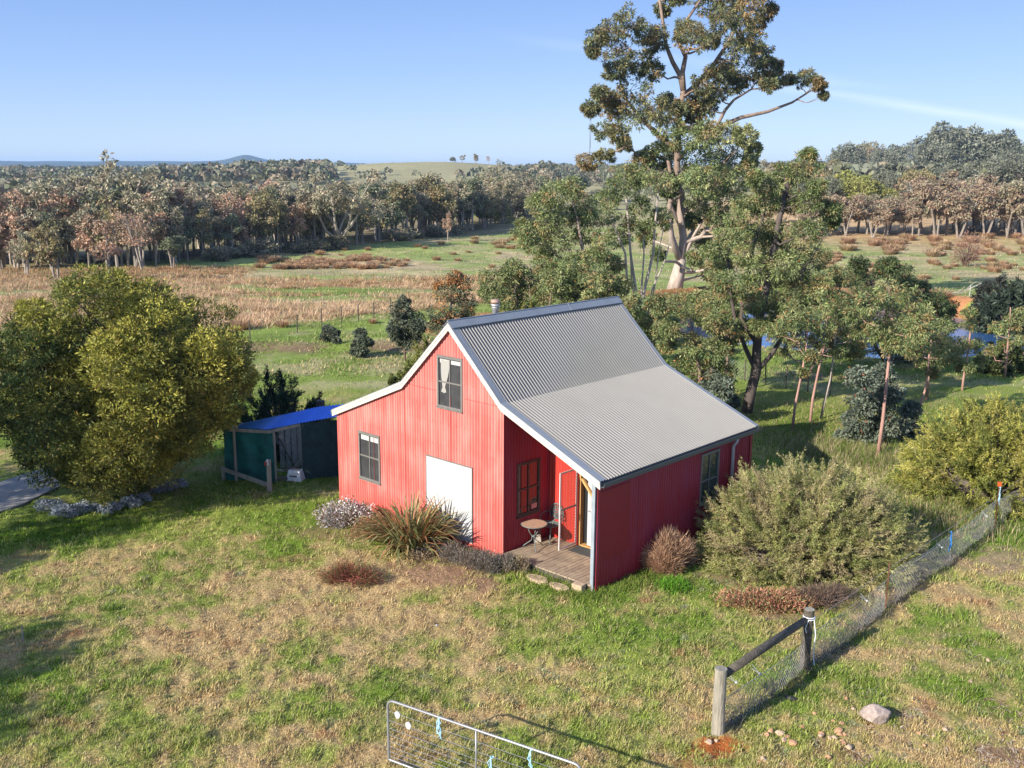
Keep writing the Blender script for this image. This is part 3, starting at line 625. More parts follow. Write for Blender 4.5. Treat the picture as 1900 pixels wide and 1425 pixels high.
# seat, chair faces -y
mb=MB(); ring=[(.22*math.cos(a)*(1.0),.21*math.sin(a),.42) for a in np.linspace(0,2*math.pi,25)]; mb.tube(ring,.014,6,False)
for k in range(-4,5):
    x=k*.045; y=math.sqrt(max(0,.2**2-x*x)); mb.bar((x,-y,.42),(x,y,.42),.02,.008); mb.bar((-y,x,.424),(y,x,.424),.02,.008)
mb.build('seat',iron,ch)
mb=MB(); arc=[(.23*math.cos(a),.20+.03*abs(math.sin(a)),.62+.26*math.sin(a)) for a in np.linspace(-.5,math.pi+.5,26)]; mb.tube(arc,.015,6)
for k in range(9):
    a=math.pi*k/8; mb.tube([(.02*math.cos(a),.2,.50),(.12*math.cos(a),.21,.52+.17*max(.15,math.sin(a))),(.22*math.cos(a),.225,.62+.25*math.sin(a))],.010,5)
    if k<8:
        a2=a+math.pi/16; c=(.165*math.cos(a2),.218,.60+.19*math.sin(a2)); mb.tube([(c[0]+.028*math.cos(b),c[1],c[2]+.028*math.sin(b)) for b in np.linspace(0,6.283,9)],.007,4,False)
for rr_ in (.09,.15): mb.tube([(rr_*math.cos(a),.21,.55+rr_*math.sin(a)) for a in np.linspace(0,math.pi,14)],.008,4)
mb.tube([(.15,.2,.42),(.17,.2,.53)],.013,6); mb.tube([(-.15,.2,.42),(-.17,.2,.53)],.013,6)
mb.build('backrest',iron,ch,smooth=True)
for sx_ in (-1,1):
    mb=MB(); mb.tube([(sx_*.21,.2,.66),(sx_*.25,.05,.66),(sx_*.24,-.12,.62),(sx_*.2,-.15,.42)],.012,6); mb.build('armrest',iron,ch,smooth=True)
    for sy in (-1,1):
        mb=MB(); mb.tube([(sx_*.17,sy*.15,.42),(sx_*.2,sy*.19,.3),(sx_*.17,sy*.17,.14),(sx_*.22,sy*.23,.01)],[.02,.016,.012,.016],6); mb.build('leg',iron,ch,smooth=True)
bg_=thing('canvas_bag','small cream bag with dark handles standing under the porch table','bag'); pb=GZ(997,1006,DK); bg_.location=(pb[0],pb[1],DK+.003); bg_.rotation_euler=(0,0,.3)
mb=MB(); mb.add([(-.10,-.05,0),(.10,-.05,0),(.10,.05,0),(-.10,.05,0),(-.085,-.03,.2),(.085,-.03,.19),(.085,.03,.2),(-.085,.03,.21)],[(0,3,2,1),(4,5,6,7),(0,1,5,4),(1,2,6,5),(2,3,7,6),(3,0,4,7)]); mb.build('bag_body',M['bag'],bg_,bevel=.015)
mb=MB(); mb.tube([(-.05,-.045,.16),(-.03,-.06,.24),(.03,-.06,.24),(.05,-.045,.16)],.007,5); mb.build('handle',M['dark'],bg_)
p=GZ(1074,1098,0.0); mb=MB()
mb.box((-.14,-.11,-.05),(.14,.11,.20)); o=mb.build('stone_block',M['slab'],None,bevel=.02); o.location=(p[0],p[1]+.02,0); o.rotation_euler=(0,0,TH+.1); tag(o,'squared sandstone block at the foot of the porch corner post','block')
for k,(u,v,rx,ry,lab) in enumerate(((998,1076,.34,.17,'flat stepping stone half grown over at the left of the porch step'),(1038,1090,.32,.15,'flat stepping stone beside the squared sandstone block'))):
    p=GZ(u,v,.03); mb=MB(); n=11; rs=np.random.default_rng(k); ro=[(rx*math.cos(a)*rs.uniform(.8,1.1),ry*math.sin(a)*rs.uniform(.8,1.1)) for a in np.linspace(0,6.283,n,endpoint=False)]
    mb.add([(a,b,.06) for a,b in ro]+[(a*1.05,b*1.05,-.05) for a,b in ro],[tuple(range(n))]+[(j,n+j,n+(j+1)%n,(j+1)%n) for j in range(n)]); o=mb.build('stepping_stone',M['slab'],None,bevel=.012); o.location=(p[0],p[1],.02); o.rotation_euler=(0,0,TH); tag(o,lab,'stepping stone','stepping stones in front of the porch')

# ================================================================== lean-to shed with the blue roof
shed=thing('lean_to_shed','dark shade cloth lean-to with a bright blue corrugated roof beside the cabin','shed',(-7.3,30.2,0))
sb=np.array([-7.3,30.2,0])
A_=GZ(424,793,1.78)-sb; B_=GZ(497,797,1.74)-sb; C_=GZ(556,785,1.86)-sb; D1=GZ(625,773,2.02)-sb; E_=GZ(680,745,2.25)-sb; F_=GZ(590,755,2.2)-sb; G_=GZ(455,785,2.08)-sb
# corrugated roof: sheets run front-to-back; build as ruled strip between front edge and back edge
def ruled(fr,bk,n,amp,m,name,par,th=0):
    def samp(pl,t):
        pl=[np.array(p) for p in pl]; ln=[0]
        for a,b in zip(pl[:-1],pl[1:]): ln.append(ln[-1]+np.linalg.norm(b-a))
        s=t*ln[-1]
        for k in range(len(pl)-1):
            if s<=ln[k+1]+1e-9: w=(s-ln[k])/(ln[k+1]-ln[k]); return pl[k]*(1-w)+pl[k+1]*w
    V=[]
    for k in range(n+1):
        t=k/n; h=np.array([0,0,amp*math.sin(k*math.pi/3)]); V+= [samp(fr,t)+h,samp(bk,t)+h]
    return mk(name,V,[(2*k,2*k+1,2*k+3,2*k+2) for k in range(n)],m,par,smooth=True)
L2=GZ(655,768,2.1)-sb
srf=ruled([A_,B_,C_,D1,L2],[G_,F_,F_*.5+E_*.5,E_],240,.016,M['blue'],'shed_roof',shed)
mb=MB(); mb.bar(A_+[0,.05,-.09],B_+[0,.05,-.09],.05,.09); mb.bar(B_+[0,.05,-.09],C_+[0,.05,-.06],.05,.09); mb.build('roof_beam',M['wood'],shed)
base=lambda p:np.array([p[0],p[1],0])
PA=base(A_)+np.array([.12,.12,0]); PB=base(B_)+np.array([.15,.1,0]); PC_=base(C_)+np.array([.05,.1,0]); PD_=base(D1)+np.array([.05,.15,0])
for p,h in ((PA,1.7),(PB,1.66),(PC_,1.8),(PD_,1.95)):
    mb=MB(); mb.tube([p,p+np.array([0,0,h])],.045,8); mb.build('post',M['wood'],shed)
def clothp(a,b,z0,z1,n,seed,m,name,amp=.05,curve=None,nz=10):
    rs=np.random.default_rng(seed); V=[]; dv=(b-a)/np.linalg.norm(b-a); nn=np.array([dv[1],-dv[0],0])
    for i in range(n+1):
        for j in range(nz+1):
            s=i/n;t=j/nz; p=a+(b-a)*s
            if curve: p=p+dv*curve(t)*s
            h=amp*(fbm(s*5+seed,t*3,seed)-.5)*2+amp*.5*math.sin(s*14+t*3)
            V.append(p+nn*(h+.02)+np.array([0,0,z0+(z1-z0)*t]))
    return mk(name,V,[(i*(nz+1)+j,(i+1)*(nz+1)+j,(i+1)*(nz+1)+j+1,i*(nz+1)+j+1) for i in range(n) for j in range(nz)],m,shed,smooth=True)
FL=GZ(408,878,0)-sb
clothp(PA+np.array([-.35,.15,0]),PB+np.array([.0,-.03,0]),0.02,1.66,24,3,M['shade'],'green_shade_cloth',.07)
clothp(PC_+np.array([-.03,-.05,0]),PD_+np.array([.45,.25,0]),0.02,1.86,24,5,M['shade2'],'dark_shade_cloth',.05)
bk0=PA+np.array([-.2,2.4,0]); bk1=PD_+np.array([.9,2.2,0])
mb=MB()
for k in range(7):
    a=PB+np.array([-.2+.20*k,1.5,0]); 
    mb.box((a[0],a[1],0),(a[0]+.16,a[1]+.02,1.42+.06*(k%3)))
mb.build('iron_sheet',M['old'],shed)
mb=MB(); d_=(bk1-bk0); 
V=[];n=120
for k in range(n+1):
    p=bk0+d_*k/n+np.array([0,.012*math.sin(k*math.pi/3),0]); V+=[p,p+np.array([0,0,1.15])]
mk('rear_sheet',V,[(2*k,2*k+2,2*k+3,2*k+1) for k in range(n)],M['old'],shed,smooth=True)
clothp(PA+np.array([-.35,.15,0]),bk0,0,1.3,12,8,M['shade2'],'side_cloth',.04)
# timber offcuts piled inside the opening: each one a thing
rs=np.random.default_rng(12)
offc=['long grey plank leaning against the iron sheet inside the shed','brown board lying across the shed opening','short stick resting on the boards in the shed','thin batten leaning to the right inside the shed','split log on the shed floor']
for k,(dx,dy,z,l,rx,rz) in enumerate(((.15,.9,.55,1.5,1.15,.3),(.0,.4,.28,1.0,.08,.15),(.35,.45,.34,.7,.05,.9),(.55,.8,.6,1.3,-.95,.2),(.1,.15,.08,.6,0,.5))):
    mb=MB(); mb.box((-l/2,-.05,-.02),(l/2,.05,.02)) if k!=4 else mb.tube([(-l/2,0,0),(l/2,0,.01)],[.09,.075],9)
    o=mb.build('timber_offcut',M['wood'] if k%2 else M['woodd'],None,bevel=.004); q_=sb+PB; o.location=(q_[0]+dx+.1,q_[1]+dy,z); o.rotation_euler=(0,rx,rz); tag(o,offc[k],'timber','timber stored in the lean-to shed')
# crate
cr=thing('plastic_crate','white tapered plastic box standing in the shed opening','crate'); p=GZ(548,893,0); cr.location=(p[0],p[1]+.12,.01); cr.rotation_euler=(0,0,-.25)
mb=MB(); mb.add([(-.27,-.2,0),(.27,-.2,0),(.27,.2,0),(-.27,.2,0),(-.2,-.14,.34),(.2,-.14,.34),(.2,.14,.34),(-.2,.14,.34)],[(0,3,2,1),(4,5,6,7),(0,1,5,4),(1,2,6,5),(2,3,7,6),(3,0,4,7)]); cb=mb.build('box_body',M['crate'],cr,bevel=.02)
mb=MB(); mb.bar((-.12,-.185,.17),(.12,-.185,.17),.05,.03); mb.build('hand_slot',M['woodd'],cr); mb=MB(); mb.box((-.14,-.09,.335),(.14,.10,.348)); mb.build('lid_panel',mat('brown_lid',(.32,.2,.15),rough=.7,noise=.4),cr)
# low rail and post in front of the shed
rf=thing('timber_rail','weathered timber rail with a taller end post before the green shade cloth','rail fence',(-8.2,29.2,0)); ro=np.array([-8.2,29.2,0])
pb=GZ(501,913,0)-ro; mb=MB(); mb.box((pb[0]-.065,pb[1]-.05,-.1),(pb[0]+.065,pb[1]+.05,1.02)); mb.build('post',M['wood'],rf,bevel=.01)
p0=GZ(410,869,.42)-ro; p1=GZ(497,900,.24)-ro; mb=MB(); mb.bar(p0,p1,.05,.13); mb.build('rail',M['wood'],rf,bevel=.008)
mb=MB(); mb.bar((p0[0]+.05,p0[1]+.05,-.1),(p0[0]+.05,p0[1]+.05,.45),.12,.08,up=(1,0,0)); mb.build('post',M['wood'],rf)
mb=MB(); mb.tube([(pb[0]-.06,pb[1]-.07,.98),(pb[0]-.02,pb[1]-.08,1.06),(pb[0],pb[1]-.07,.86)],.018,6); mb.build('twine',M['ropew'],rf); mb=MB(); mb.box((pb[0]-.11,pb[1]-.07,.86),(pb[0]-.06,pb[1]-.03,.96)); mb.build('red_peg',M['red'],rf)
mb=MB(); mb.tube([(0,0,-.1),(0,0,1.0),(.01,0,1.85)],[.17,.16,.15],9); p=P(594,752,33.2); o=mb.build('tree_stump',M['woodd'],None,smooth=False); o.location=(p[0],33.2,0); tag(o,'dark cut stump standing behind the blue roof','stump')
# ================================================================== gate
def wire(mb,a,b,r=.003,sag=0,n=1):
    a=np.array(a);b=np.array(b); pts=[a+(b-a)*i/n-np.array([0,0,sag*4*(i/n)*(1-i/n)]) for i in range(n+1)]; mb.tube(pts,r,3,False)
g0=GZ(719,1298,1.17); g1=GZ(1079,1421,1.17); gd=(g1-g0)/np.linalg.norm(g1-g0); GL=np.linalg.norm(g1-g0)
gate=thing('farm_gate','round-cornered steel farm gate filled with wire mesh, tied with twine','gate',(g0[0],g0[1],0),math.atan2(gd[1],gd[0]))
gz0,gz1=.09,1.17; rr_=.12
fr=[]
for cx,cz,a0 in ((rr_,gz1-rr_,math.pi),(GL-rr_,gz1-rr_,math.pi/2),(GL-rr_,gz0+.03,0),(.03,gz0+.03,-math.pi/2)):
    q=rr_ if cz>.6 else .03
    for k in range(5):
        a=a0-k*math.pi/8; fr.append((cx+q*math.cos(a),0,cz+q*math.sin(a)))
mb=MB(); mb.tube(fr+[fr[0]],.021,10,False); mb.build('frame',M['steel'],gate,smooth=True)
mb=MB(); st_=float(np.dot(GZ(883,1362,1.1)-g0,gd)); mb.tube([(st_,0,gz0),(st_,0,gz1)],.016,8); mb.build('stay',M['steel'],gate,smooth=True)
mb=MB()
for z in (.16,.24,.33,.43,.54,.66,.80,.97): wire(mb,(0,0,z),(GL,0,z),.0042)
x=.3
while x<GL-.1: wire(mb,(x,0,gz0),(x,0,.97),.0032); x+=.3
mb.build('wire_mesh',M['wire'],gate)
for u,v in ((738,1326),(767,1339)):
    s=float(np.dot(P(u,v,g0[1]-.1)-g0,gd)); z=P(u,v,g0[1]-.1)[2]; mb=MB(); n=12; V=[(s+.055*math.cos(a)*(1+.1*math.sin(3*a)),-.012,z+.065*math.sin(a)) for a in np.linspace(0,6.283,n,endpoint=False)]
    mb.add(V+[(a,.004,c) for a,b,c in V],[tuple(range(n)),tuple(range(n,2*n))[::-1]]+[(j,(j+1)%n,n+(j+1)%n,n+j) for j in range(n)]); mb.build('white_disc',M['white'],gate)
def twine(parent,m,p,l=.3,seed=0):
    rs=np.random.default_rng(seed); mb=MB(); p=np.array(p,float)
    mb.tube([p+np.array([.025*math.cos(a),.028*math.sin(a),.01*math.sin(2*a)]) for a in np.linspace(0,6.283,8)],.007,5)
    for k in range(5):
        pts=[p+np.array([0,-.03,0])]
        for j in range(1,5): pts.append(p+np.array([rs.normal()*.018*j**.5,-.03+rs.normal()*.01,-l*j/4*rs.uniform(.8,1.1)]))
        mb.tube(pts,.0065,4)
    return mb.build('twine_tie',m,parent)
for k,(u,v) in enumerate(((816,1331),(884,1390),(985,1391))):
    s=float(np.dot(GZ(u,v,1.17)-g0,gd)); twine(gate,M['rope'],(s,0,1.17 if k!=1 else .8),.34,k)
# ================================================================== fence
def gp(u,v): p=Gd(u,v); return np.array([p[0],p[1],p[2]])
q0=gp(1332,1362); q1=gp(1492,1243); q2=gp(1642,1132); q3=gp(1845,982); dirn=(q3-q2)/np.linalg.norm(q3-q2); q4=q3+dirn*6; q5=q3+dirn*12
fence=thing('netting_fence','strained wire netting fence with timber end posts, steel pickets and a log rail','fence',tuple(q0)); fo=q0
mb=MB(); mb.tube([q0-fo+[0,0,-.2],q0-fo+[-.01,0,.6],q0-fo+[-.005,0,1.25]],[.115,.11,.105],14); mb.build('end_post',M['wood'],fence,smooth=False)
pt=q1-fo; mb=MB(); mb.tube([pt+[0,0,-.2],pt+[0,0,.6],pt+[.02,0,1.28]],[.105,.10,.10],14); mb.build('strainer_post',M['woodd'],fence,smooth=False)
mb=MB(); mb.tube([pt+[.02,0,1.285],pt+[.02,0,1.29]],[.1,.098],14); mb.build('post_cap_end',M['wood'],fence)
a=q0-fo+np.array([.09,.06,1.12]); b=pt+np.array([-.08,-.07,1.08]); mb=MB(); mb.tube([a,a*.6+b*.4+[0,0,.01],b],[.075,.08,.07],10); mb.build('log_rail',M['woodd'],fence,smooth=True)
mb=MB()
for z in (1.10,1.14): mb.tube([pt+np.array([.02+.108*math.cos(t_),.108*math.sin(t_),z]) for t_ in np.linspace(0,6.283,14)],.012,5,False)
mb.tube([pt+[.1,-.08,1.1],pt+[.14,-.1,.8],pt+[.12,-.1,.4],pt+[.16,-.1,.15]],.010,5); mb.tube([pt+[-.02,-.11,1.1],pt+[-.08,-.14,.95],pt+[-.05,-.13,.85]],.010,5)
mb.build('white_twine',M['ropew'],fence)
steel=[]
for q,h in ((q2,1.15),(q3,1.28),(q4,1.2),(q5,1.2)):
    mb=MB(); p=q-fo; mb.bar(p+[0,0,-.2],p+[.01,0,h],.03,.012,up=(0,1,0)); mb.bar(p+[0,-.012,-.2],p+[.01,-.012,h],.012,.03,up=(0,1,0)); mb.build('steel_picket',M['rust'],fence)
mb=MB(); p=q3-fo; mb.box((p[0]-.04,p[1]-.03,p[2]+1.24),(p[0]+.05,p[1]+.03,p[2]+1.36)); mb.build('orange_cap',mat('orange_plastic',(.55,.10,.02),rough=.5),fence)
twine(fence,M['rope'],p+[.01,-.03,1.22],.45,9)
tw=q2+(q3-q2)*.52-fo; twine(fence,M['ropeb'],tw+[0,-.02,.85],.45,10)
mb=MB(); wire(mb,q2+(q3-q2)*.54-fo,tw+[.02,0,.9],.006); mb.build('dropper',M['wire'],fence)
# wires
mb=MB(); qs=[q0,q1,q2,q3,q4,q5]
for z in (1.0,.72):
    for a,b in zip(qs[1:-1],qs[2:]): wire(mb,a-fo+[0,0,z],b-fo+[0,0,z],.004,.03,4)
    wire(mb,q0-fo+[0,0,z*.8],q1-fo+[0,0,z*.8],.003)
mb.build('fence_wire',M['wire'],fence)
# hexagonal-ish netting as crossing wires; slumps between the posts
nr_=0
for a,b,h,lean in zip(qs[:-1],qs[1:],(.62,.7,.85,.8,.8),(.12,.12,.05,.05,.05)):
    mb=MB(); Ln=np.linalg.norm(b-a); d=(b-a)/Ln; nn=np.array([d[1],-d[0],0]); cell=.11 if Ln<5 else .125; rs=np.random.default_rng(int(Ln*100))
    def npt(s,z):
        hh=h*(1-.12*math.sin(math.pi*s/Ln)); w=lean*math.sin(math.pi*s/Ln)*(1-z/h)+.03*math.sin(s*2.1+z*4)
        zz=z/h*hh; p=a+d*s+nn*w; return p-fo+np.array([0,0,zz+.01])
    s=-h
    while s<Ln:
        for sg in (1,-1):
            pts=[];m_=6
            for j in range(m_+1):
                z=h*j/m_; ss=s+z if sg>0 else s+h-z
                if 0<=ss<=Ln: pts.append(npt(ss,z))
            if len(pts)>1: mb.tube(pts,.0024,3,False)
        s+=cell
    mb.tube([npt(Ln*j/10,h) for j in range(11)],.004,3,False)
    mb.build('wire_netting',M['wire'],fence)
# insulators
for q,u,v in ((q0,1410,1250),(q0,1366,1266),(q2,1609,1115),(q3,1748,1016),(q3,1831,958)):
    tt=np.array(P(u,v,q[1]+(1.1 if v<1200 and v>1000 else .6)))
    yy=q0[1]+(q1[1]-q0[1])*.4 if v>1200 else (q2[1]-.3 if u<1700 else (q2[1]*.45+q3[1]*.55 if u<1800 else q3[1]-.2)); p=P(u,v,yy)-fo
    mb=MB(); mb.lathe([(.02,-.02),(.032,0),(.02,.02)],tuple(p),10); wire(mb,p,p+np.array([-.14,.05,.16]),.006); wire(mb,p,p+np.array([-.17,-.03,.12]),.006); mb.build('insulator',M['white'],fence)
# ================================================================== stones
def stone(name,loc,r,seed,m,label,group=None,sq=(1,.8,.6),cat='stone'):
    rs=np.random.default_rng(seed); me=bpy.data.meshes.new(name); import bmesh
    bm=bmesh.new(); bmesh.ops.create_icosphere(bm,subdivisions=3,radius=1)
    pl=[(unit(rs.normal(size=(1,3)))[0],rs.uniform(.60,.80)) for _ in range(24)]
    for v in bm.verts:
        p=np.array(v.co)
        for n_,d_ in pl:
            k=p@n_-d_
            if k>0: p=p-n_*k*.93
        p=p*(1+.025*math.sin(p[0]*7+seed)*math.sin(p[1]*6+p[2]*5))*np.array(sq)*r; v.co=p
    bm.to_mesh(me); bm.free(); me.materials.append(m); o=bpy.data.objects.new(name,me); COL.objects.link(o); o.location=loc; o.rotation_euler=(0,0,rs.uniform(0,6)); return tag(o,label,cat,group)
p=Gd(1622,1336); rk=stone('boulder',(p[0],p[1],p[2]+.13),.33,11,M['rock'],'large pinkish grey boulder lying alone on the grass right of the gate post','boulder',sq=(1,.8,.72)); rk.rotation_euler=(0,0,-.4)
spots=[(1448,1363,.085,1),(1423,1366,.075,0),(1430,1358,.07,0),(1412,1366,.05,1),(1460,1368,.06,0),(1454,1374,.06,1),(1472,1381,.085,0),(1416,1412,.085,1),(1488,1350,.06,0),(1523,1366,.06,1),(1524,1362,.06,0),(1548,1370,.065,1),(1540,1370,.05,1),(1555,1358,.08,0),(1558,1364,.055,0),(1567,1364,.055,0),(1564,1379,.065,0),(1576,1388,.075,1),(1583,1316,.05,1),(1569,1297,.055,0),(1546,1339,.05,0),(1561,1344,.06,0),(1368,1405,.045,0),(1315,1379,.08,1),(1329,1376,.05,1),(1511,1325,.05,0),(1535,1406,.06,0),(1449,1420,.055,1),(1408,1436-20,.05,0),(1754,1355,.055,1),(1715,1384,.04,0),(1833,1226,.05,1),(1800,1266,.06,1),(1705,1361,.04,0),(1733,1367,.045,1),(1694,1298,.05,1)]
rs=np.random.default_rng(3); cl=[(1415,1345,'scattered on the soil between the gate post and the boulder')]
for k,(u,v,r,c) in enumerate(spots):
    p=Gd(u,v); lab=('small pale stone' if c else 'small orange stone')+(' lying in the grass right of the boulder' if u>1660 else ' in the rubble patch between the fence post and the boulder' if v>1340 and u>1380 else ' on the red soil at the foot of the end post' if u<1380 else ' lying in the grass between the fence and the boulder')
    stone('stone',(p[0],p[1],p[2]+r*.3),r*1.2,20+k,M['stonep'] if c else M['stone'],lab,lab.replace('small','').strip()+'s',sq=(1,.8,.6))
p=Gd(1467,1298); o=stone('rubber_scrap',(p[0],p[1],p[2]+.03),.14,8,M['rubber'],'flat black rubber scrap on the grass below the log rail',None,sq=(1,.5,.3),cat='rubber scrap')
p=Gd(810,1162); stone('pebble',(p[0],p[1],p[2]+.02),.045,9,M['white'],'small white pebble alone in the middle of the lawn',cat='pebble')
p=Gd(43,1190); mb=MB(); mb.bar((0,0,-.1),(0,0,.32),.03,.03,up=(0,1,0)); o=mb.build('timber_peg',M['wood'],None); o.location=(p[0],p[1],p[2]); tag(o,'thin pale peg standing in the shadow at the left edge of the lawn','peg')
# white posts of the electric fence in the far paddock and the thin paddock fence by the reeds
def far_fence(name,label,pix,h,r,m,wires,wr,group=None,cat='fence'):
    pts=[gp(u,v) for u,v in pix]; t=thing(name,label,cat,tuple(pts[0])); o0=pts[0]
    for p in pts: mb=MB(); mb.tube([p-o0+[0,0,-.1],p-o0+[0,0,h]],r,6); mb.build('post',m,t)
    mb=MB()
    for z in wires:
        for a,b in zip(pts[:-1],pts[1:]): wire(mb,a-o0+[0,0,z],b-o0+[0,0,z],wr,.03,3)
    mb.build('fence_wire',M['white'] if wr>.006 else M['wire'],t); return t
far_fence('paddock_fence','thin timber post and wire fence along the edge of the tan reeds',[(20,668),(240,645),(464,630),(552,617),(597,603),(634,600),(665,596),(694,592),(725,580)],1.1,.04,M['woodd'],(.4,.8,1.05),.004)
far_fence('electric_fence','white tape electric fence on short posts beside the dam',[(1640,690),(1835,676),(1960,672)],1.0,.02,M['white'],(.5,.75,.95),.008)
far_fence('electric_fence','distant single-strand white electric fence crossing the far paddock',[(1799,550),(1905,556),(1990,545)],1.1,.035,M['white'],(1.0,),.007)
# low netting enclosure behind the dark-trunked gum
a,b=gp(1345,700),gp(1540,735)
t=thing('mesh_fence','low netting panel fence behind the dark-trunked gum','fence',tuple(a)); 
mb=MB(); Ln=np.linalg.norm(b-a); d=(b-a)/Ln
s=-.9
while s<Ln:
    for sg in (1,-1):
        e=[(max(0,s),max(0,-s) ),(min(Ln,s+.9),min(.9,Ln-s))]
        p_=[d*x+np.array([0,0,z if sg>0 else .9-z]) for x,z in e]; mb.tube(p_,.004,3,False)
    s+=.16
mb.build('wire_netting',M['wire'],t)
for k in range(6): mb=MB(); p_=d*(Ln*k/5); mb.tube([p_,p_+np.array([0,0,1.0])],.03,6); mb.build('post',M['woodd'],t)
# ================================================================== blades, tufts, shrubs
def blades(pos,tilt,azm,ln,wd,bend,col,two=True):
    """curved blades: two quads each (or one) ; returns V,F,C"""
    n=len(pos); h=np.stack([np.cos(azm),np.sin(azm),np.zeros(n)],1); s=np.stack([-np.sin(azm),np.cos(azm),np.zeros(n)],1)
    ct,st=np.cos(tilt)[:,None],np.sin(tilt)[:,None]; z=np.array([0,0,1.]); ln=np.broadcast_to(ln,(n,))[:,None];wd=np.broadcast_to(wd,(n,))[:,None];bend=np.broadcast_to(bend,(n,))[:,None]
    p1=pos+(h*st+z*ct)*ln*.5; t2=np.arctan2(st,ct)+bend; p2=p1+(h*np.sin(t2)+z*np.cos(t2))*ln*.5
    if two:
        V=np.stack([pos-s*wd*.4,pos+s*wd*.4,p1+s*wd*.5,p1-s*wd*.5,p2+s*wd*.08,p2-s*wd*.08],1)
        b=np.arange(n)[:,None]*6; Fq=np.concatenate([b+[0,1,2,3],b+[3,2,4,5]]); return V.reshape(-1,3),Fq,np.repeat(col,6,axis=0)
    V=np.stack([pos-s*wd*.5,pos+s*wd*.5,p2+s*wd*.12,p2-s*wd*.12],1); return V.reshape(-1,3),np.arange(n*4).reshape(n,4),np.repeat(col,4,axis=0)
def jit(c,n,rs,a=.2,b=.06):
    c=np.array(c,float); return np.clip(c[None,:]*(1+rs.normal(size=(n,1))*a)*(1+rs.normal(size=(n,3))*b),.003,1)
# ---- lawn grass: short blades over the near ground
rs=np.random.default_rng(50)
def sample_view(n,y0,y1,pad=1.08):
    yy=np.sqrt(1/(rs.random(n)*(1/y0**2-1/y1**2)+1/y1**2)); xx=(rs.random(n)*2-1)*yy*.5135*pad; return xx,yy
def inhouse(x,y,m=.05):
    dx=x-HX;dy=y-HY;a=dx*math.cos(TH)+dy*math.sin(TH);b=-dx*math.sin(TH)+dy*math.cos(TH); return (a>-m)&(a<WD+m)&(b>-m)&(b<D+m)
xx,yy=sample_view(900000,12.5,46.,1.2)
k=~inhouse(xx,yy); 
pth=(xx<-13.2)&(yy>26.4)&(yy<30.5)&(yy>27.2+(xx+14.5)*.25); k&=~pth
for (p,rx,ry,a_,c_,st_) in PATCH:
    d=np.sqrt((xx-p[0])**2+(yy-p[1])**2); k&=~((d<min(rx,ry)*.8)&(rs.random(len(xx))<st_*.85))
xx,yy=xx[k],yy[k]
cl=fbm(xx*3.2,yy*3.2,60,3); big=fbm(xx*.8,yy*.8,62)
k=rs.random(len(xx))<.35+1.5*(cl-.35); xx,yy,cl,big=xx[k],yy[k],cl[k],big[k]
n=len(xx); zz=hgt(xx,yy)+.0
nearw=sm(60,25,np.hypot(xx,yy)); zz=zz+nearw*(.10*(fbm(xx*.5,yy*.5,11)-.5)+.07*(fbm(xx*2.2,yy*2.2,12,3)-.5)+.075*(vn(xx*7,yy*7,13)-.5))
c,m=lawn(xx,yy); r_=rs.random(n)
# every blade keeps its own colour: green, straw or dead
col=c*(1+rs.normal(size=(n,1))*.32)*1.05
gk=r_<.16*(1-m); col[gk]=col[gk]*.4+np.array([.15,.25,.02])*.6
sk=(r_>.80-.1*m); col[sk]=col[sk]*.4+np.array([.56,.45,.26])*.6
ln=(.020+.035*rs.random(n)+.14*np.clip(cl-.48,0,1))*(1+.6*(1-m))*(1+.012*yy)
col=np.clip(col,.01,.9)
G_all=[blades(np.stack([xx,yy,zz-.01],1),rs.uniform(.2,1.2,n),rs.uniform(0,6.28,n),ln,.008+.0005*yy,rs.uniform(.1,.9,n),col,False)]
def merge(lst):
    V=[];Fq=[];C=[];b=0
    for v,f,c in lst: V.append(v);Fq.append(f+b);C.append(c);b+=len(v)
    return np.concatenate(V),np.concatenate(Fq),np.concatenate(C)
V,Fq,C=merge(G_all); o=mk('lawn_grass',V,Fq,M['grass'],col=C); tag(o,'short winter grass, green and straw coloured, covering the yard','grass',kind='stuff')
def weedpatch(name,label,cat,pts,n,ln,wd,cols,seed,tilt=(.1,.9),spread=.5,kind='stuff',bend=(.2,1.)):
    rs=np.random.default_rng(seed); pts=np.array(pts,float); i=rs.integers(0,len(pts),n)
    p=pts[i,:2]+rs.normal(size=(n,2))*spread*np.broadcast_to(pts[i,2:3] if pts.shape[1]>2 else 1.,(n,1))
    z=hgt(p[:,0],p[:,1]); cc=np.array(cols)[rs.integers(0,len(cols),n)]; col=np.clip(cc*(1+rs.normal(size=(n,1))*.25),.005,1)
    V,Fq,C=blades(np.stack([p[:,0],p[:,1],z-.02],1),rs.uniform(*tilt,n),rs.uniform(0,6.28,n),ln*rs.uniform(.4,1.3,n),wd,rs.uniform(*bend,n),col)
    o=mk(name,V,Fq,M['grass'],col=C); tag(o,label,cat,kind=kind); return o
rs=np.random.default_rng(81); W_=[]
for _ in range(420):
    u=rs.uniform(0,1900); v=rs.uniform(1040,1425)
    if rs.random()>(.9 if u>850 else .25): continue
    p=GZ(u,v,0)
    if not inhouse(p[0],p[1],.4): W_.append([p[0],p[1],rs.uniform(.5,1.3)])
weedpatch('lawn_weeds','pale grey-green flat weed rosettes dotted through the lawn','weeds',W_,11000,.10,.014,[(.30,.34,.16),(.26,.32,.14),(.40,.38,.22)],82,spread=.075,tilt=(.9,1.5),bend=(0,.3))
W_=[list(GZ(u,v,0)[:2])+[s_] for u,v,s_ in ((1850,1050,1.3),(1880,1020,1.2),(1800,1070,.8),(1560,1300,1.5),(1690,1240,1.6),(1750,1280,1.6),(1850,1400,1.2),(1620,1390,1.2),(1690,1330,.6),(1500,1400,1.),(1800,1200,1.5),(1880,1300,1.2))]
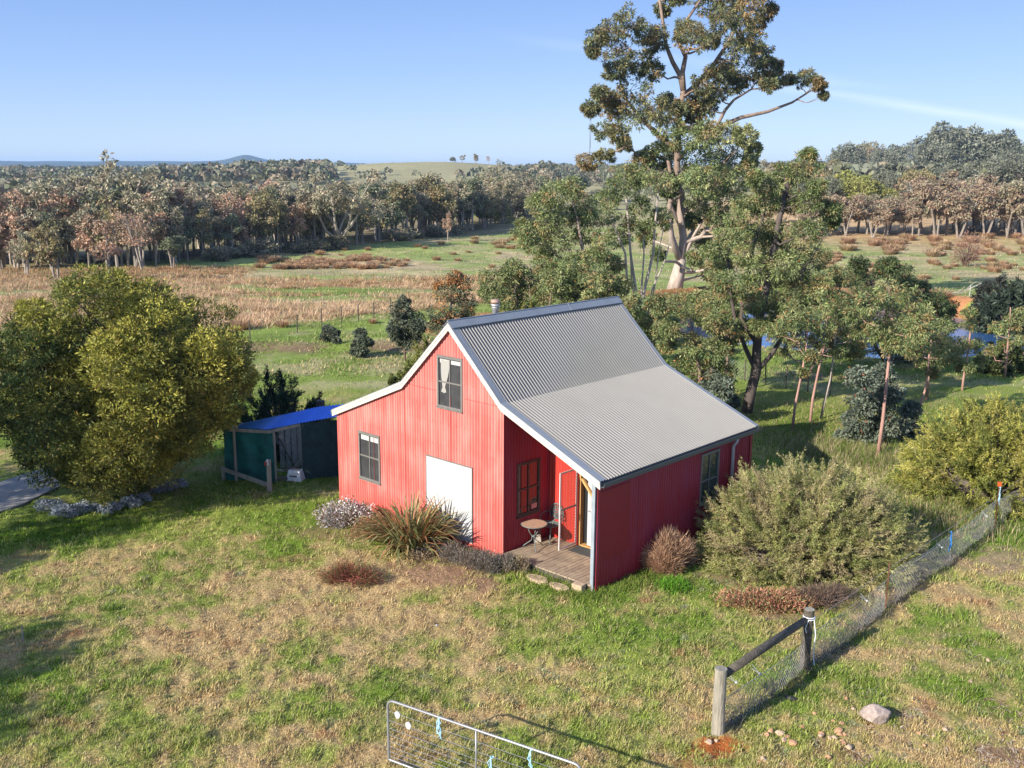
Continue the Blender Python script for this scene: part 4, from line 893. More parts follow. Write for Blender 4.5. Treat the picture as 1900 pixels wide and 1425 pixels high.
weedpatch('bark_litter','bark chips and dry twigs littering the grass right of the netting fence','litter',W_,5200,.11,.022,[(.50,.36,.25),(.36,.22,.14),(.56,.46,.34),(.25,.15,.1)],83,spread=.42,tilt=(1.35,1.55),bend=(0,.1))
def line(a,b,n): return [list(np.array(a[:2])+(np.array(b[:2])-np.array(a[:2]))*t) for t in np.linspace(0,1,n)]
DG=[(.14,.22,.03),(.20,.28,.04),(.09,.15,.02)]; DS=[(.50,.40,.24),(.40,.31,.17),(.28,.23,.12)]; DK_=[(.09,.08,.07),(.14,.12,.10),(.06,.07,.045),(.20,.17,.12)]
weedpatch('fence_weeds','dead grey weeds tangled in the foot of the netting fence','weeds',line(q0+[.15,.15,0],q1,30)+line(q1,q2,36)+line(q2,q3,50)+line(q3,q4,40),5500,.2,.009,DK_,70,spread=.13)
weedpatch('tall_grass','pale tall dry grass behind the big bush','grass',[list(GZ(u,v,0)[:2]) for u,v in ((1560,850),(1600,850),(1650,855),(1700,870),(1720,860),(1690,900),(1740,900),(1500,830),(1540,835),(1750,930),(1710,960),(1660,850),(1760,960),(1800,970))],22000,.36,.012,DS+DG,71,spread=.75,tilt=(.05,.5))
weedpatch('shade_grass','lush green grass growing round the porch and the right side of the cabin','grass',[list(HP(WD+.3,y,0)[:2]) for y in np.linspace(.1,6.5,14)]+[list(HP(x,-.35,0)[:2]) for x in np.linspace(XK2,WD+.2,7)],9000,.2,.009,DG+[(.25,.28,.06)],72,spread=.22)
weedpatch('rough_grass','rough shaded grass between the cabin and the saplings','grass',[list(GZ(u,v,0)[:2])+[1.6] for u,v in ((1430,800),(1450,850),(1500,820),(1540,800),(1420,760),(1460,770),(1580,780),(1620,790),(1680,780),(1740,760),(1400,820),(1330,790))],22000,.15,.013,DG+DS[:1],73,spread=.9)
weedpatch('green_lawn_strip','bright green lush grass under the acacia','grass',[list(GZ(u,v,0)[:2])+[1.3] for u,v in ((20,985),(80,985),(150,985),(220,975),(290,965),(350,950),(400,930),(460,905),(520,910),(590,890),(60,1000),(340,920))],26000,.10,.011,[(.12,.24,.015),(.18,.30,.02),(.09,.16,.015)],74,spread=.45)
# cut straw litter in the garden bed
weedpatch('straw_mulch','pale straw and bark litter raked on the garden bed before the white panel door','mulch',[list(GZ(u,v,0)[:2]) for u,v in ((770,1060),(800,1055),(830,1065),(860,1070),(880,1085),(810,1080),(900,1090),(740,1050))],7000,.16,.012,[(.50,.33,.21),(.42,.24,.15),(.33,.2,.12)],75,spread=.28,tilt=(1.2,1.5),bend=(0,.2))
def bush(name,label,cat,c,R,n,ln,wd,cols,seed,tips=None,shape='dome',stemc=(.14,.09,.06),stems=26,dirup=.5,group=None,jitter=.2,clumpn=40,parts=True,flat=.8):
    """twiggy shrub: stems from the base, leafy shoots through a lumpy dome. c=(x,y), R=(rx,ry,h)"""
    rs=np.random.default_rng(seed); x,y=c[:2]; z=gz(x,y); t=thing(name,label,cat,(x,y,z),0,group)
    # lumps
    k=clumpn; dr=unit(rs.normal(size=(k,3))); dr[:,2]=np.abs(dr[:,2])
    lump=dr*np.array([R[0],R[1],R[2]*flat])*rs.uniform(.55,.92,(k,1)); lump[:,2]+=R[2]*.12
    lt=1+rs.normal(size=k)*.16
    i=rs.integers(0,k,n); off=unit(rs.normal(size=(n,3)))*(rs.random((n,1))**.45)*np.array([R[0],R[1],R[2]])*.34
    p=lump[i]+off; p[:,2]=np.maximum(p[:,2],.03)
    out=unit(p/np.array([R[0],R[1],R[2]])+1e-3); d=unit(out*1.0+np.array([0,0,dirup])+rs.normal(size=(n,3))*.45)
    cc=np.array(cols)[rs.integers(0,len(cols),n)]*(lt[i]*(1+rs.normal(size=n)*jitter))[:,None]
    if tips is not None: tm=rs.random(n)<tips[1]; cc[tm]=np.array(tips[0])*(1+rs.normal(size=(tm.sum(),1))*.2)
    V,_=leaves(p,d,ln*rs.uniform(.5,1.4,n),wd*rs.uniform(.7,1.3,n),rs); mk('foliage',V,np.arange(n*4).reshape(-1,4),M['leaf'],t,col=np.repeat(np.clip(cc,.004,1),4,axis=0))
    if stems:
        mb=MB(); mb.col=stemc
        for j in range(stems):
            e=lump[rs.integers(0,k)]*rs.uniform(.8,1.1); r0=.012+.01*R[2]; b=np.array([rs.normal()*.08*R[0],rs.normal()*.08*R[1],-.03]); m_=b+(e-b)*.5+np.array([0,0,.12*R[2]])+rs.normal(size=3)*.05
            mb.tube([b,m_,e],[r0,r0*.6,r0*.2],5)
        mb.build('stems',M['bark'],t,colors=True)
    return t
def B(u,v): p=GZ(u,v,0); return (p[0],p[1])
# white flowering shrub with red stems at the corner
c=B(640,978); t=bush('flowering_shrub','pale grey-white flowering shrub at the left front corner of the cabin','shrub',(c[0],c[1]+.25),(.8,.6,.68),5200,.075,.036,[(.68,.64,.67),(.76,.72,.72),(.42,.38,.32),(.34,.18,.12),(.22,.24,.12)],101,stemc=(.3,.12,.08))
c=B(690,1000); bush('red_stemmed_shrub','low red-orange stemmed shrub between the white flowering shrub and the flax','shrub',(c[0],c[1]+.15),(.55,.42,.6),3800,.07,.022,[(.42,.17,.08),(.30,.20,.09),(.18,.20,.06),(.45,.28,.16)],102,stemc=(.38,.13,.07),stems=40)
# flax: strap leaves
def flax(name,label,c,R,n,L0,w,cols,seed,cat='plant'):
    rs=np.random.default_rng(seed); z=gz(*c); t=thing(name,label,cat,(c[0],c[1],z)); rad=R*np.sqrt(rs.random(n)); a=rs.uniform(0,6.28,n)
    pos=np.stack([rad*np.cos(a),rad*np.sin(a)*.7,np.full(n,-.02)],1); az=a+rs.normal(size=n)*.5; tilt=.05+.80*(rad/R)**.9+rs.normal(size=n)*.12
    cc=np.clip(np.array(cols)[rs.integers(0,len(cols),n)]*(1+rs.normal(size=(n,1))*.2),.01,1)
    # three-segment straps
    l=L0*rs.uniform(.65,1.1,n); h=np.stack([np.cos(az),np.sin(az),0*az],1); s=np.stack([-np.sin(az),np.cos(az),0*az],1); P_=[pos]; tl=np.clip(tilt,.05,1.4)
    bend=rs.uniform(.05,.55,n)
    for k in range(4): P_.append(P_[-1]+(h*np.sin(tl)[:,None]+np.array([0,0,1.])*np.cos(tl)[:,None])*l[:,None]/4); tl=tl+bend*(k+1)*.45
    ws=[.6,1.,.95,.7,.05]; V=np.stack(sum([[P_[k]-s*w*ws[k]*.5,P_[k]+s*w*ws[k]*.5] for k in range(5)],[]),1)
    b=np.arange(n)[:,None]*10; Fq=np.concatenate([b+[2*k,2*k+1,2*k+3,2*k+2] for k in range(4)])
    mk('leaves',V.reshape(-1,3),Fq,M['leaf'],t,col=np.repeat(cc,10,axis=0)); return t
c=B(760,1022); fx_=flax('flax_plant','bronze and olive strap-leaved flax clump beside the white panel door',(c[0],c[1]+.2),.42,400,1.55,.06,[(.22,.25,.09),(.14,.17,.06),(.30,.27,.12),(.44,.30,.12),(.36,.16,.07)],103)
mb=MB()
for k in range(3): mb.tube([(.05*k,0,0),(.05*k+.02,-.02,.9),(.04+.06*k,-.03,1.45-.1*k)],[.014,.01,.004],5)
mb.build('flower_stalk',M['woodd'],fx_)
c=B(775,1040); flax('dry_grass_clump','pale dead grass clump at the foot of the flax',(c[0],c[1]),.22,90,.45,.02,[(.40,.30,.18),(.3,.22,.14)],104)
# lavender row: six plants
LAB=['first grey-brown lavender of the row, next to the flax','grey-brown lavender second from the flax in the row below the white panel door','third lavender from the flax, below the right edge of the white panel door','tall grey-brown lavender fourth from the flax, under the cabin corner','fifth lavender of the row, straggling by the porch deck corner','last lavender of the row, half dead, touching the porch deck']
for k,(u,v,r,h) in enumerate(((800,1030,.36,.38),(838,1042,.40,.45),(872,1056,.42,.5),(905,1062,.42,.5),(935,1066,.35,.5),(962,1066,.28,.45))):
    c=B(u,v); bush('lavender',LAB[k],'lavender',(c[0],c[1]+.12),(r*1.1,r,h),2600,.075,.012,[(.16,.14,.13),(.22,.19,.18),(.12,.13,.09),(.28,.22,.17)] if k<5 else [(.33,.25,.18),(.22,.2,.1)],110+k,stemc=(.16,.11,.08),stems=30,dirup=1.2,group='lavender row below the front wall',clumpn=26)
c=B(655,1078); bush('red_twig_bush','low spreading bush of bare red twigs in the lawn before the cabin','bush',c,(.75,.55,.38),5200,.13,.008,[(.26,.07,.05),(.33,.11,.07),(.14,.09,.05),(.12,.15,.04)],120,stemc=(.28,.08,.06),stems=90,dirup=.4)
c=B(1240,1058); bush('brown_grass_bush','rusty brown feathery bush against the deep red side wall','bush',(c[0]+.05,c[1]+.15),(.72,.6,.85),9000,.26,.010,[(.46,.28,.17),(.36,.21,.13),(.54,.36,.24)],121,stemc=(.3,.16,.1),stems=60,dirup=.7,clumpn=22)
c=B(1180,1050); bush('brown_grass_bush','small rusty brown feathery shoot left of the larger one on the side wall','bush',(c[0]+.1,c[1]+.15),(.3,.3,.5),1800,.13,.009,[(.36,.20,.12),(.28,.15,.09)],122,stemc=(.3,.16,.1),stems=20,dirup=.7,clumpn=10)
weedpatch('green_tuft','bright green grass tuft in front of the rusty feathery bush','grass tuft',[list(B(1248,1088))],1500,.22,.012,[(.10,.26,.02),(.16,.32,.03)],123,spread=.16,kind=None)
# big tea-tree bush
pal=[(.37,.35,.13),(.29,.30,.10),(.44,.39,.18),(.23,.25,.08),(.38,.31,.16)]
def feathery(name,label,c,R,n,seed,pal,ln=.16,wd=.012,k=150,cat='bush'):
    """fine-leaved shrub: sprays of shoots fanning outward from a lumpy surface"""
    rs=np.random.default_rng(seed); z=gz(*c); t=thing(name,label,cat,(c[0],c[1],z)); R=np.array(R)
    dr=unit(rs.normal(size=(k,3))); dr[:,2]=np.abs(dr[:,2])*1.0-.12; dr=unit(dr)
    e=dr*R*rs.uniform(.80,.98,(k,1)); e[:,2]=np.maximum(e[:,2],.15); b=e*np.array([.3,.3,.15]); 
    ns=14; m=k*ns; i=np.repeat(np.arange(k),ns)   # secondary sprays
    sb_=b[i]+(e-b)[i]*rs.uniform(.45,1.0,(m,1)); sdir=unit(unit(e-b)[i]+rs.normal(size=(m,3))*.45+np.array([0,0,.1])); sl=rs.uniform(.25,.6,m)*R.mean()*.36
    q_=max(1,n//m); N_=m*q_; j=np.repeat(np.arange(m),q_); tt=rs.random(N_)
    pos=sb_[j]+sdir[j]*(sl[j]*tt)[:,None]+rs.normal(size=(N_,3))*.018; d=unit(sdir[j]+rs.normal(size=(N_,3))*.55)
    cc=np.array(pal)[rs.integers(0,len(pal),k)][i][j]*(1+rs.normal(size=k)*.12)[i][j][:,None]*(1+rs.normal(size=m)*.15)[j][:,None]*(1+rs.normal(size=N_)*.2)[:,None]
    V,_=leaves(pos,d,ln*rs.uniform(.5,1.2,N_),wd*rs.uniform(.7,1.4,N_),rs); mk('foliage',V,np.arange(N_*4).reshape(-1,4),M['leaf'],t,col=np.repeat(np.clip(cc,.01,1),4,axis=0))
    mb=MB(); mb.col=(.20,.16,.13)
    for a,b_ in zip(b,e): mb.tube([(a[0]*.2,a[1]*.2,-.05),(a+b_)*.5+np.array([0,0,.1]),b_*.97],[.03,.016,.006],5)
    mb.build('branches',M['bark'],t,colors=True); return t
feathery('tea_tree_bush','big pale olive feathery bush between the side wall and the netting fence',(7.45,23.9),(2.85,2.35,2.5),420000,130,pal,k=560,ln=.085,wd=.012)
feathery('golden_bush','yellow-green dense bush at the right edge beyond the netting fence corner',(14.6,28.9),(2.9,2.4,3.0),170000,131,[(.34,.33,.07),(.42,.38,.10),(.26,.27,.06),(.20,.22,.05)],ln=.13,wd=.02,k=280)
c=B(1420,1125); bush('succulent_patch','low reddish succulent patch spreading below the big feathery bush','groundcover plant',(c[0]+.2,c[1]+.1),(1.25,.62,.30),7500,.07,.026,[(.38,.15,.09),(.45,.22,.14),(.30,.2,.1),(.25,.25,.1)],132,stemc=(.3,.12,.08),stems=30,clumpn=60)
c=B(1530,1125); bush('dead_bush','tangle of dark dead twigs at the fence beside the succulent patch','bush',(c[0],c[1]+.1),(.75,.5,.45),3500,.16,.007,[(.10,.07,.06),(.18,.12,.09),(.25,.17,.12)],133,stemc=(.13,.09,.07),stems=110,clumpn=40)
# silver groundcover clumps under the acacia
k=0; SIL=['left end of the silver clumps by the concrete path','silver-leaved plant second from the path','silver-leaved plant third from the path','silver-leaved plant in the middle of the row under the acacia','silver-leaved plant right of the middle of the row under the acacia','silver-leaved plant near the right end of the front row','small silver-leaved plant in the shade at the tree foot','silver-leaved plant farthest right under the acacia, nearest the shed rail']
for (u,v,r) in ((95,945,.45),(125,955,.45),(160,950,.42),(200,950,.38),(240,940,.36),(262,932,.28),(295,912,.32),(325,905,.35)):
    c=B(u,v); bush('silver_plant',SIL[k],'silver plant',c,(r,r*.8,.28),1500,.06,.035,[(.50,.54,.60),(.40,.44,.48),(.60,.62,.66),(.20,.26,.22)],140+k,stemc=(.2,.2,.16),stems=10,group='silver-leaved plants under the acacia',clumpn=24); k+=1
# dark conifer-like bush behind the shed
feathery('dark_green_bush','dark blue-green needle bush behind the blue roofed shed',(-8.0,33.4),(1.9,1.5,2.9),60000,150,[(.025,.06,.035),(.04,.085,.04),(.02,.045,.03)],ln=.14,wd=.025,k=90)
bush('thin_twiggy_shrub','thin pale twiggy shrub beside the dark bush behind the shed','shrub',(-6.4,33.5),(.7,.5,1.6),1800,.09,.02,[(.16,.17,.08),(.2,.2,.1)],151,stems=30)
# ================================================================== near and middle trees
PG=[(.18,.22,.075),(.23,.27,.10),(.13,.17,.06),(.31,.32,.14),(.15,.19,.08),(.18,.22,.08),(.31,.23,.10)]     # eucalypt greens
PO=[(.19,.20,.09),(.15,.17,.08),(.24,.22,.09),(.27,.19,.085),(.12,.14,.07),(.16,.17,.08),(.19,.18,.09)]   # older olive / rusty
PB=[(.15,.18,.125),(.12,.15,.105),(.21,.24,.17),(.09,.11,.08)]                 # blue-grey juvenile
# acacia
rs=np.random.default_rng(200); ac=np.array([-11.25,28.4,3.55]); R=np.array([3.7,3.4,2.95]); cl=[]
for j in range(210):
    d=unit(rs.normal(size=(1,3)))[0]; f_=rs.uniform(.68,.97)*(1+.07*math.sin(4*math.atan2(d[1],d[0])+1)+.05*math.sin(7*d[2]))
    p=ac+d*R*f_
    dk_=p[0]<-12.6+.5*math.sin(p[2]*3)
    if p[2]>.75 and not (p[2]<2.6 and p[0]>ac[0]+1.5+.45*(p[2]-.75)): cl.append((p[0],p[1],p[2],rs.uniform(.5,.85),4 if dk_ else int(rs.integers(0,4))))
for j in range(14): d=unit(rs.normal(size=(1,3)))[0]; p=ac+d*R*.4; cl.append((p[0],p[1],p[2],.8,1))
for (u,v,r) in ((210,520,20),(130,545,25),(60,580,25),(430,670,25),(455,700,20),(412,780,20),(60,840,25),(20,700,30),(-20,760,30),(70,690,30),(250,900,22),(150,880,25)): p=P(u,v,28.2+rs.normal()*.8); cl.append((p[0],p[1],p[2],r*28/F*1.3,int(rs.integers(0,4))))
bse=(-11.3,28.4,0)
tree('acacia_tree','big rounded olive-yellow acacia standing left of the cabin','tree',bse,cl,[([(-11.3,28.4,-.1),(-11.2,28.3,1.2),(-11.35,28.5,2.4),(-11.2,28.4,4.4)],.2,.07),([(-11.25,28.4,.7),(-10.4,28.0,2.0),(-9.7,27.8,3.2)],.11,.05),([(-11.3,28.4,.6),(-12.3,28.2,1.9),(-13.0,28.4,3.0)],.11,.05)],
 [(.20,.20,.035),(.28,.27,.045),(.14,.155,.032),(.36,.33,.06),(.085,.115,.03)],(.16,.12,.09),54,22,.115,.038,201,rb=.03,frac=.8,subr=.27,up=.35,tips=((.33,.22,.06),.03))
# hero gum
Yh=85.
H1=[(1130,60,30),(1108,72,24),(1165,38,30),(1200,58,32),(1212,78,25),(1100,97,10),(1150,108,28),(1190,118,30),(1212,130,22),(1140,130,24),(1172,165,33),(1112,172,17),(1095,200,16),(1142,200,28,3),(1180,212,33),(1222,205,33),(1240,190,22),(1132,186,22,3),(1120,240,20),(1150,247,22),(1158,268,14),(1088,300,20,3),(1122,290,18,2),(1228,18,14),(1252,-5,20),(1290,68,32),(1272,58,26),(1316,75,18),(1322,8,28),(1352,15,28,2),(1392,8,28,3),(1422,20,20,3),(1347,40,28),(1377,45,26),(1402,48,18,3),(1370,88,26),(1396,76,22),(1412,102,24),(1432,122,18),(1440,146,18),(1402,132,28),(1352,130,28),(1332,136,26),(1366,152,22),(1302,160,25),(1332,172,25),(1312,197,18),(1282,202,20,3),(1290,217,16,3),(1426,157,16),(1464,145,13),(1496,145,20),(1520,156,12,3),(1528,177,6),(1300,185,22),(1260,200,18),(1345,-20,40),(1280,-30,40),(1400,-25,30)]
H2=[(1240,240,28),(1272,258,33),(1312,250,30),(1350,247,28,3),(1382,252,22,3),(1398,277,16,3),(1232,282,28),(1300,290,35),(1352,290,30),(1252,312,28),(1390,300,14,3),(1290,330,32),(1335,330,30),(1370,330,28),(1240,345,24),(1200,300,24),(1180,330,22),(1300,375,32),(1350,370,28),(1255,380,20),(1330,410,22),(1200,290,20),(1300,440,22),(1352,450,20),(1290,480,16),(1322,505,20),(1222,470,14),(1198,440,18),(1382,430,22),(1345,485,20),(1230,410,18),(1285,410,18)]
h=lambda u,v,dy=0: P(u,v,Yh+dy)
gb=Gd(1250,552); gb=P(1250,552,Yh); hz=gz(gb[0],gb[1])
sk=[([np.array([gb[0],gb[1],hz-.2]),h(1258,510),h(1264,480)],.72,.42),([h(1264,480),h(1268,440),h(1262,400),h(1264,360),h(1256,310),h(1258,260),h(1262,205),h(1268,168)],.34,.22),([h(1262,485),h(1246,440,-1),h(1240,395,-2),h(1248,350,-1),h(1240,300,0)],.30,.14),([h(1264,480),h(1285,430,2),h(1300,395,2),h(1322,350,2),h(1345,300)],.26,.12),
 ([h(1268,168),h(1262,140),h(1248,115),h(1236,85),h(1230,40),h(1222,-10)],.24,.1),([h(1268,168),h(1266,135),h(1272,105),h(1258,75),h(1272,40),h(1300,0)],.24,.1),
 ([h(1266,180),h(1290,160,1),h(1318,130,2),h(1336,102,2),h(1352,78,2),h(1365,50,2)],.26,.12),([h(1262,235),h(1310,245),h(1340,233),h(1375,218),h(1425,207),h(1470,190),h(1505,168)],.26,.06),
 ([h(1260,245),h(1330,235),h(1345,205),h(1362,185),h(1395,165)],.2,.07),([h(1262,280),h(1225,255),h(1195,225),h(1165,190),h(1150,150)],.25,.07),([h(1258,400),h(1300,370),h(1345,335)],.22,.08),([h(1262,450),h(1300,440),h(1330,400),h(1345,350)],.25,.08),([h(1262,420),h(1230,350),h(1195,300),h(1165,270),h(1105,300)],.16,.05),
 ([h(1268,480),h(1285,440),h(1310,400)],.2,.08)]
clh=CL(H1,Yh,2.2,301,0)+CL(H2,Yh-1,2.5,302,0)
# upper crown olive-rusty, lower crown fresher green
clh=[(a,b,c,r*1.0,(p if p else None)) for a,b,c,r,p in clh]
base=np.array([gb[0],gb[1],hz]); t=thing('river_gum','towering river red gum with an open twisted crown behind the cabin','tree',tuple(base))
rel=lambda L_:[(c[0]-base[0],c[1]-base[1],c[2]-base[2])+tuple(c[3:]) for c in L_]
mb=MB(); mb.col=(.33,.25,.20); limbs(mb,[([tuple(np.array(p)-base) for p in pa],a,b) for pa,a,b in sk],rel(clh),0,np.random.default_rng(3),1.,.07); mb.c=[tuple(np.array([.44,.36,.30])*(1-w)+np.array([.24,.17,.13])*w) for w in [min(1,max(0,(q[2]-3.5)/5)) for q in mb.v]]; mb.build('trunk',M['bark'],t,smooth=True,colors=True)
V,Fq,C=crown(rel(clh[:len(H1)]),34,40,.28,.085,PO,310,droop=.4,subr=.27,cj=.26,shell=.25); mk('upper_crown',V,Fq,M['leaf'],t,col=C)
V,Fq,C=crown(rel(clh[len(H1):]),36,44,.28,.09,PG,311,droop=.4,subr=.27,cj=.24,shell=.3); mk('lower_crown',V,Fq,M['leaf'],t,col=C)
def gum(name,label,ub,vb,Y,lst,trunks,pal,bark,seed,r0=.12,dY=.9,ns=46,nl=24,ln=.2,wd=.06,group=None,rb=.03,ztop=None,z0=None,tips=((.38,.15,.05),.012),**kw):
    b=P(ub,vb,Y); z=gz(b[0],b[1]) if z0 is None else z0; base=(b[0],b[1],z)
    sk=[]
    for tr in trunks:
        a_,b_=tr[0]; pa=[np.array([*P(a_,b_,Y)[:2],z-.1])]+[P(u,v,Y+(dd[0] if dd else 0)) for u,v,*dd in tr[1]]
        sk.append((pa,tr[2] if len(tr)>2 else r0,(tr[2] if len(tr)>2 else r0)*.4))
    return tree(name,label,'tree',base,CL(lst,Y,dY,seed),sk,pal,bark,ns,int(nl*1.5),ln*.76,wd*.72,seed,group,rb,1.,droop=.35,tips=tips,subr=.40,cj=.22,shell=.3,**kw)
# multi-stemmed gums left of the hero, and the leafy thicket behind the ridge
gum('multi_stem_gum','loose green gum with several bare upright stems left of the towering gum',1195,600,64,[(1150,345,26),(1188,378,20),(1160,318,22),(1212,330,26),(1202,420,14),(1120,400,26),(1145,440,22),(1225,400,18),(1170,410,18),(1130,370,22)],
 [((1190,600),[(1195,540),(1212,470),(1215,420),(1222,350)],.12),((1188,600),[(1180,540),(1170,470),(1165,400),(1158,330)],.11),((1185,600),[(1165,540),(1160,470),(1140,420),(1130,380)],.10),((1197,600),[(1205,550),(1235,480),(1245,440)],.07),((1193,600),[(1190,540),(1195,470),(1192,400)],.08),((1186,600),[(1172,520),(1168,440),(1160,360)],.07),((1199,600),[(1215,530),(1222,470),(1232,420)],.06)],PG,(.40,.33,.28),401,ns=26,ln=.28,wd=.085)
gum('leaning_gum','spreading green gum with pale leaning limbs above the cabin ridge',1110,600,60,[(1000,380,26),(1030,358,28),(1060,350,24),(1085,388,24),(972,442,22),(1000,450,28),(1040,440,32),(1085,428,26),(1100,478,28),(1060,490,28),(1010,410,24),(975,420,18),(1040,395,26),(1010,480,20),(1120,455,22),(1140,490,20)],
 [((1110,600),[(1095,540),(1060,470),(1030,410),(1015,370)],.14),((1112,600),[(1105,530),(1080,460),(1070,400),(1055,350)],.12),((1108,600),[(1080,530),(1030,470),(990,440)],.10)],PG,(.36,.27,.22),402,ns=36,ln=.26,wd=.085)
for k,(lab,ub,Y,lst) in enumerate((('bushy green gum left of centre behind the cabin ridge',960,52,[(915,520,26),(950,500,26),(990,520,28),(930,555,24),(980,552,26),(1012,500,22),(945,540,28),(905,545,14),(965,585,20)]),
   ('bushy green gum in the middle behind the cabin ridge',1045,50,[(1030,520,28),(1068,505,26),(1010,550,24),(1050,555,28),(1085,540,26),(1040,500,20),(1035,585,20),(1075,585,20)]),
   ('bushy green gum behind the ridge end, below the multi-stemmed gum',1135,48,[(1110,520,28),(1145,530,26),(1130,560,28),(1170,570,26),(1100,560,24),(1200,600,26),(1180,620,24),(1150,590,22),(1215,640,22)]))):
    gum('bushy_gum',lab,ub,630,Y,lst,[((ub,630),[(ub+3,580),(ub-5,540),(ub+4,510)],.09),((ub+4,630),[(ub+25,570),(ub+22,530)],.06),((ub-4,630),[(ub-25,570),(ub-22,530)],.06)],PG,(.2,.15,.12),410+k,ns=44,ln=.22,wd=.075,group='bushy gums behind the cabin roof')
# big right-hand gum with the dark trunk
gum('dark_trunk_gum','tall green gum with a black trunk close behind the right end of the roof',1385,768,39.5,
 [(1500,300,22),(1482,320,24),(1452,320,22),(1420,345,26),(1400,330,16),(1518,345,16),(1382,380,22),(1420,382,28),(1460,372,28),(1500,372,26),(1540,388,18),(1350,440,28),(1400,440,30),(1450,432,30),(1500,430,30),(1545,410,16),(1342,488,26),(1400,500,30),(1460,490,32),(1515,478,26),(1480,540,28),(1425,560,26),(1525,530,20),(1350,545,22),(1320,465,20),(1390,540,20),(1370,410,24),(1500,285,12),(1440,600,20),(1385,600,16),(1470,590,22),(1340,520,24),(1505,560,22),(1440,470,28),(1420,430,28),(1470,510,26),(1400,565,22),(1380,470,26),(1410,605,18),(1352,590,18),(1455,560,24),(1430,515,26),(1480,470,24)],
 [((1385,768),[(1392,730),(1403,690),(1404,650),(1408,600),(1418,550),(1432,480),(1445,410),(1462,340)],.24),((1385,768),[(1403,690),(1430,660),(1455,620),(1470,560),(1490,500)],.13),((1385,768),[(1403,690),(1385,650),(1365,600),(1355,540),(1350,470)],.12),((1385,768),[(1404,640),(1375,590),(1385,520),(1400,450),(1420,390)],.1)],PG,(.09,.07,.06),430,ns=44,ln=.17,wd=.052)
gum('leafy_gum','leafy grey-green gum pressing against the rear of the roof',1300,740,38.5,[(1232,580,24),(1262,560,26),(1295,580,28),(1330,600,26),(1250,610,24),(1285,640,28),(1320,650,30),(1240,640,18),(1270,675,22),(1310,690,26),(1345,690,22),(1345,640,22),(1360,610,20),(1225,610,18),(1250,690,12),(1215,560,20)],
 [((1300,740),[(1298,690),(1290,640),(1280,590)],.08),((1303,740),[(1320,690),(1330,630)],.06)],PG,(.25,.17,.13),431,ns=40,ln=.16,wd=.055,tips=((.42,.16,.06),.03))
gum('grey_leaf_shrub','dark grey-leaved young gum at the rear corner of the roof',1345,760,38,[(1320,700,20),(1345,715,20),(1330,735,20),(1355,745,16),(1310,720,14)],[((1345,760),[(1340,720)],.05)],PB,(.2,.15,.12),432,ns=40,ln=.16,wd=.075)
gum('round_gum','dense dark round-crowned gum on the bank above the dam',1650,690,50,[(1600,520,26),(1640,502,26),(1672,512,26),(1702,540,22),(1620,560,30),(1680,565,30),(1735,560,24),(1752,600,24),(1650,610,34),(1600,600,28),(1710,610,30),(1570,560,24),(1560,600,26),(1640,640,28),(1690,650,28),(1580,640,26),(1740,640,22),(1755,570,20),(1595,490,16),(1650,490,14)],
 [((1650,690),[(1652,640),(1645,580),(1650,530)],.16),((1652,690),[(1690,630),(1710,580)],.1),((1648,690),[(1610,620),(1600,560)],.1)],[(.08,.11,.045),(.11,.15,.05),(.06,.085,.035),(.14,.17,.07)],(.15,.11,.09),433,ns=50,ln=.2,wd=.07)
SAP=[('slender pink-trunked sapling nearest the camera, right of the grey-leaved shrub',1628,850,33,[(1652,640)],[(1610,560,26),(1650,540,28),(1690,560,26),(1630,590,28),(1670,600,28),(1700,610,22),(1600,610,20),(1650,640,20),(1580,580,18),(1720,590,16),(1660,620,24),(1625,620,18)]),
 ('leftmost pink-trunked sapling, dark at its foot, behind the rear corner of the roof',1470,800,36.5,[(1474,760),(1482,720),(1495,655)],[(1460,600,22),(1500,590,24),(1480,640,20),(1520,630,20),(1440,620,18),(1505,660,14),(1470,570,18),(1490,690,9)]),
 ('pink-trunked sapling second from the left of the saplings behind the roof',1503,786,38,[(1508,740),(1518,690),(1530,640)],[(1520,560,24),(1555,590,24),(1530,610,22),(1500,600,18),(1560,560,22),(1545,635,15)]),
 ('pale thin sapling third from the left of the saplings behind the roof',1522,782,38.5,[(1530,745),(1540,705),(1548,650)],[(1560,610,22),(1580,590,22),(1590,630,20),(1555,650,14),(1545,580,20)]),
 ('leaning pink-trunked sapling between the grey-leaved shrub and the golden bush',1697,792,37,[(1705,760),(1716,725),(1722,690)],[(1700,620,22),(1740,640,24),(1760,660,22),(1720,670,20),(1690,650,18),(1750,610,22),(1775,640,18),(1730,690,12)]),
 ('small thin sapling on the grass above the golden bush',1785,726,44,[(1788,700),(1795,660),(1800,620)],[(1800,600,16),(1790,640,16),(1812,640,14),(1820,670,12),(1780,680,12),(1798,580,12),(1770,660,14),(1800,680,10)]),
 ('small sapling at the right edge of the photo beside the dam',1868,668,47,[(1870,640),(1872,620)],[(1850,610,16),(1880,600,18),(1865,640,14),(1890,630,14),(1840,650,12),(1895,580,12)])]
for k,(lab,ub,vb,Y,tp,lst) in enumerate(SAP):
    last=tp[-1]; gum('gum_sapling',lab,ub,vb,Y,lst,[((ub,vb),([(ub+(last[0]-ub)*.33+2,vb+(last[1]-vb)*.33)] if len(tp)==1 else [])+list(tp)+[(last[0]+3,last[1]-50)],.075 if k==0 else .06)],PG,(.42,.24,.19) if k!=3 else (.4,.33,.28),440+k,ns=30,nl=18,ln=.17,wd=.05,dY=.7,group='young gum saplings right of the cabin',tips=((.42,.17,.07),.03),rb=.018)
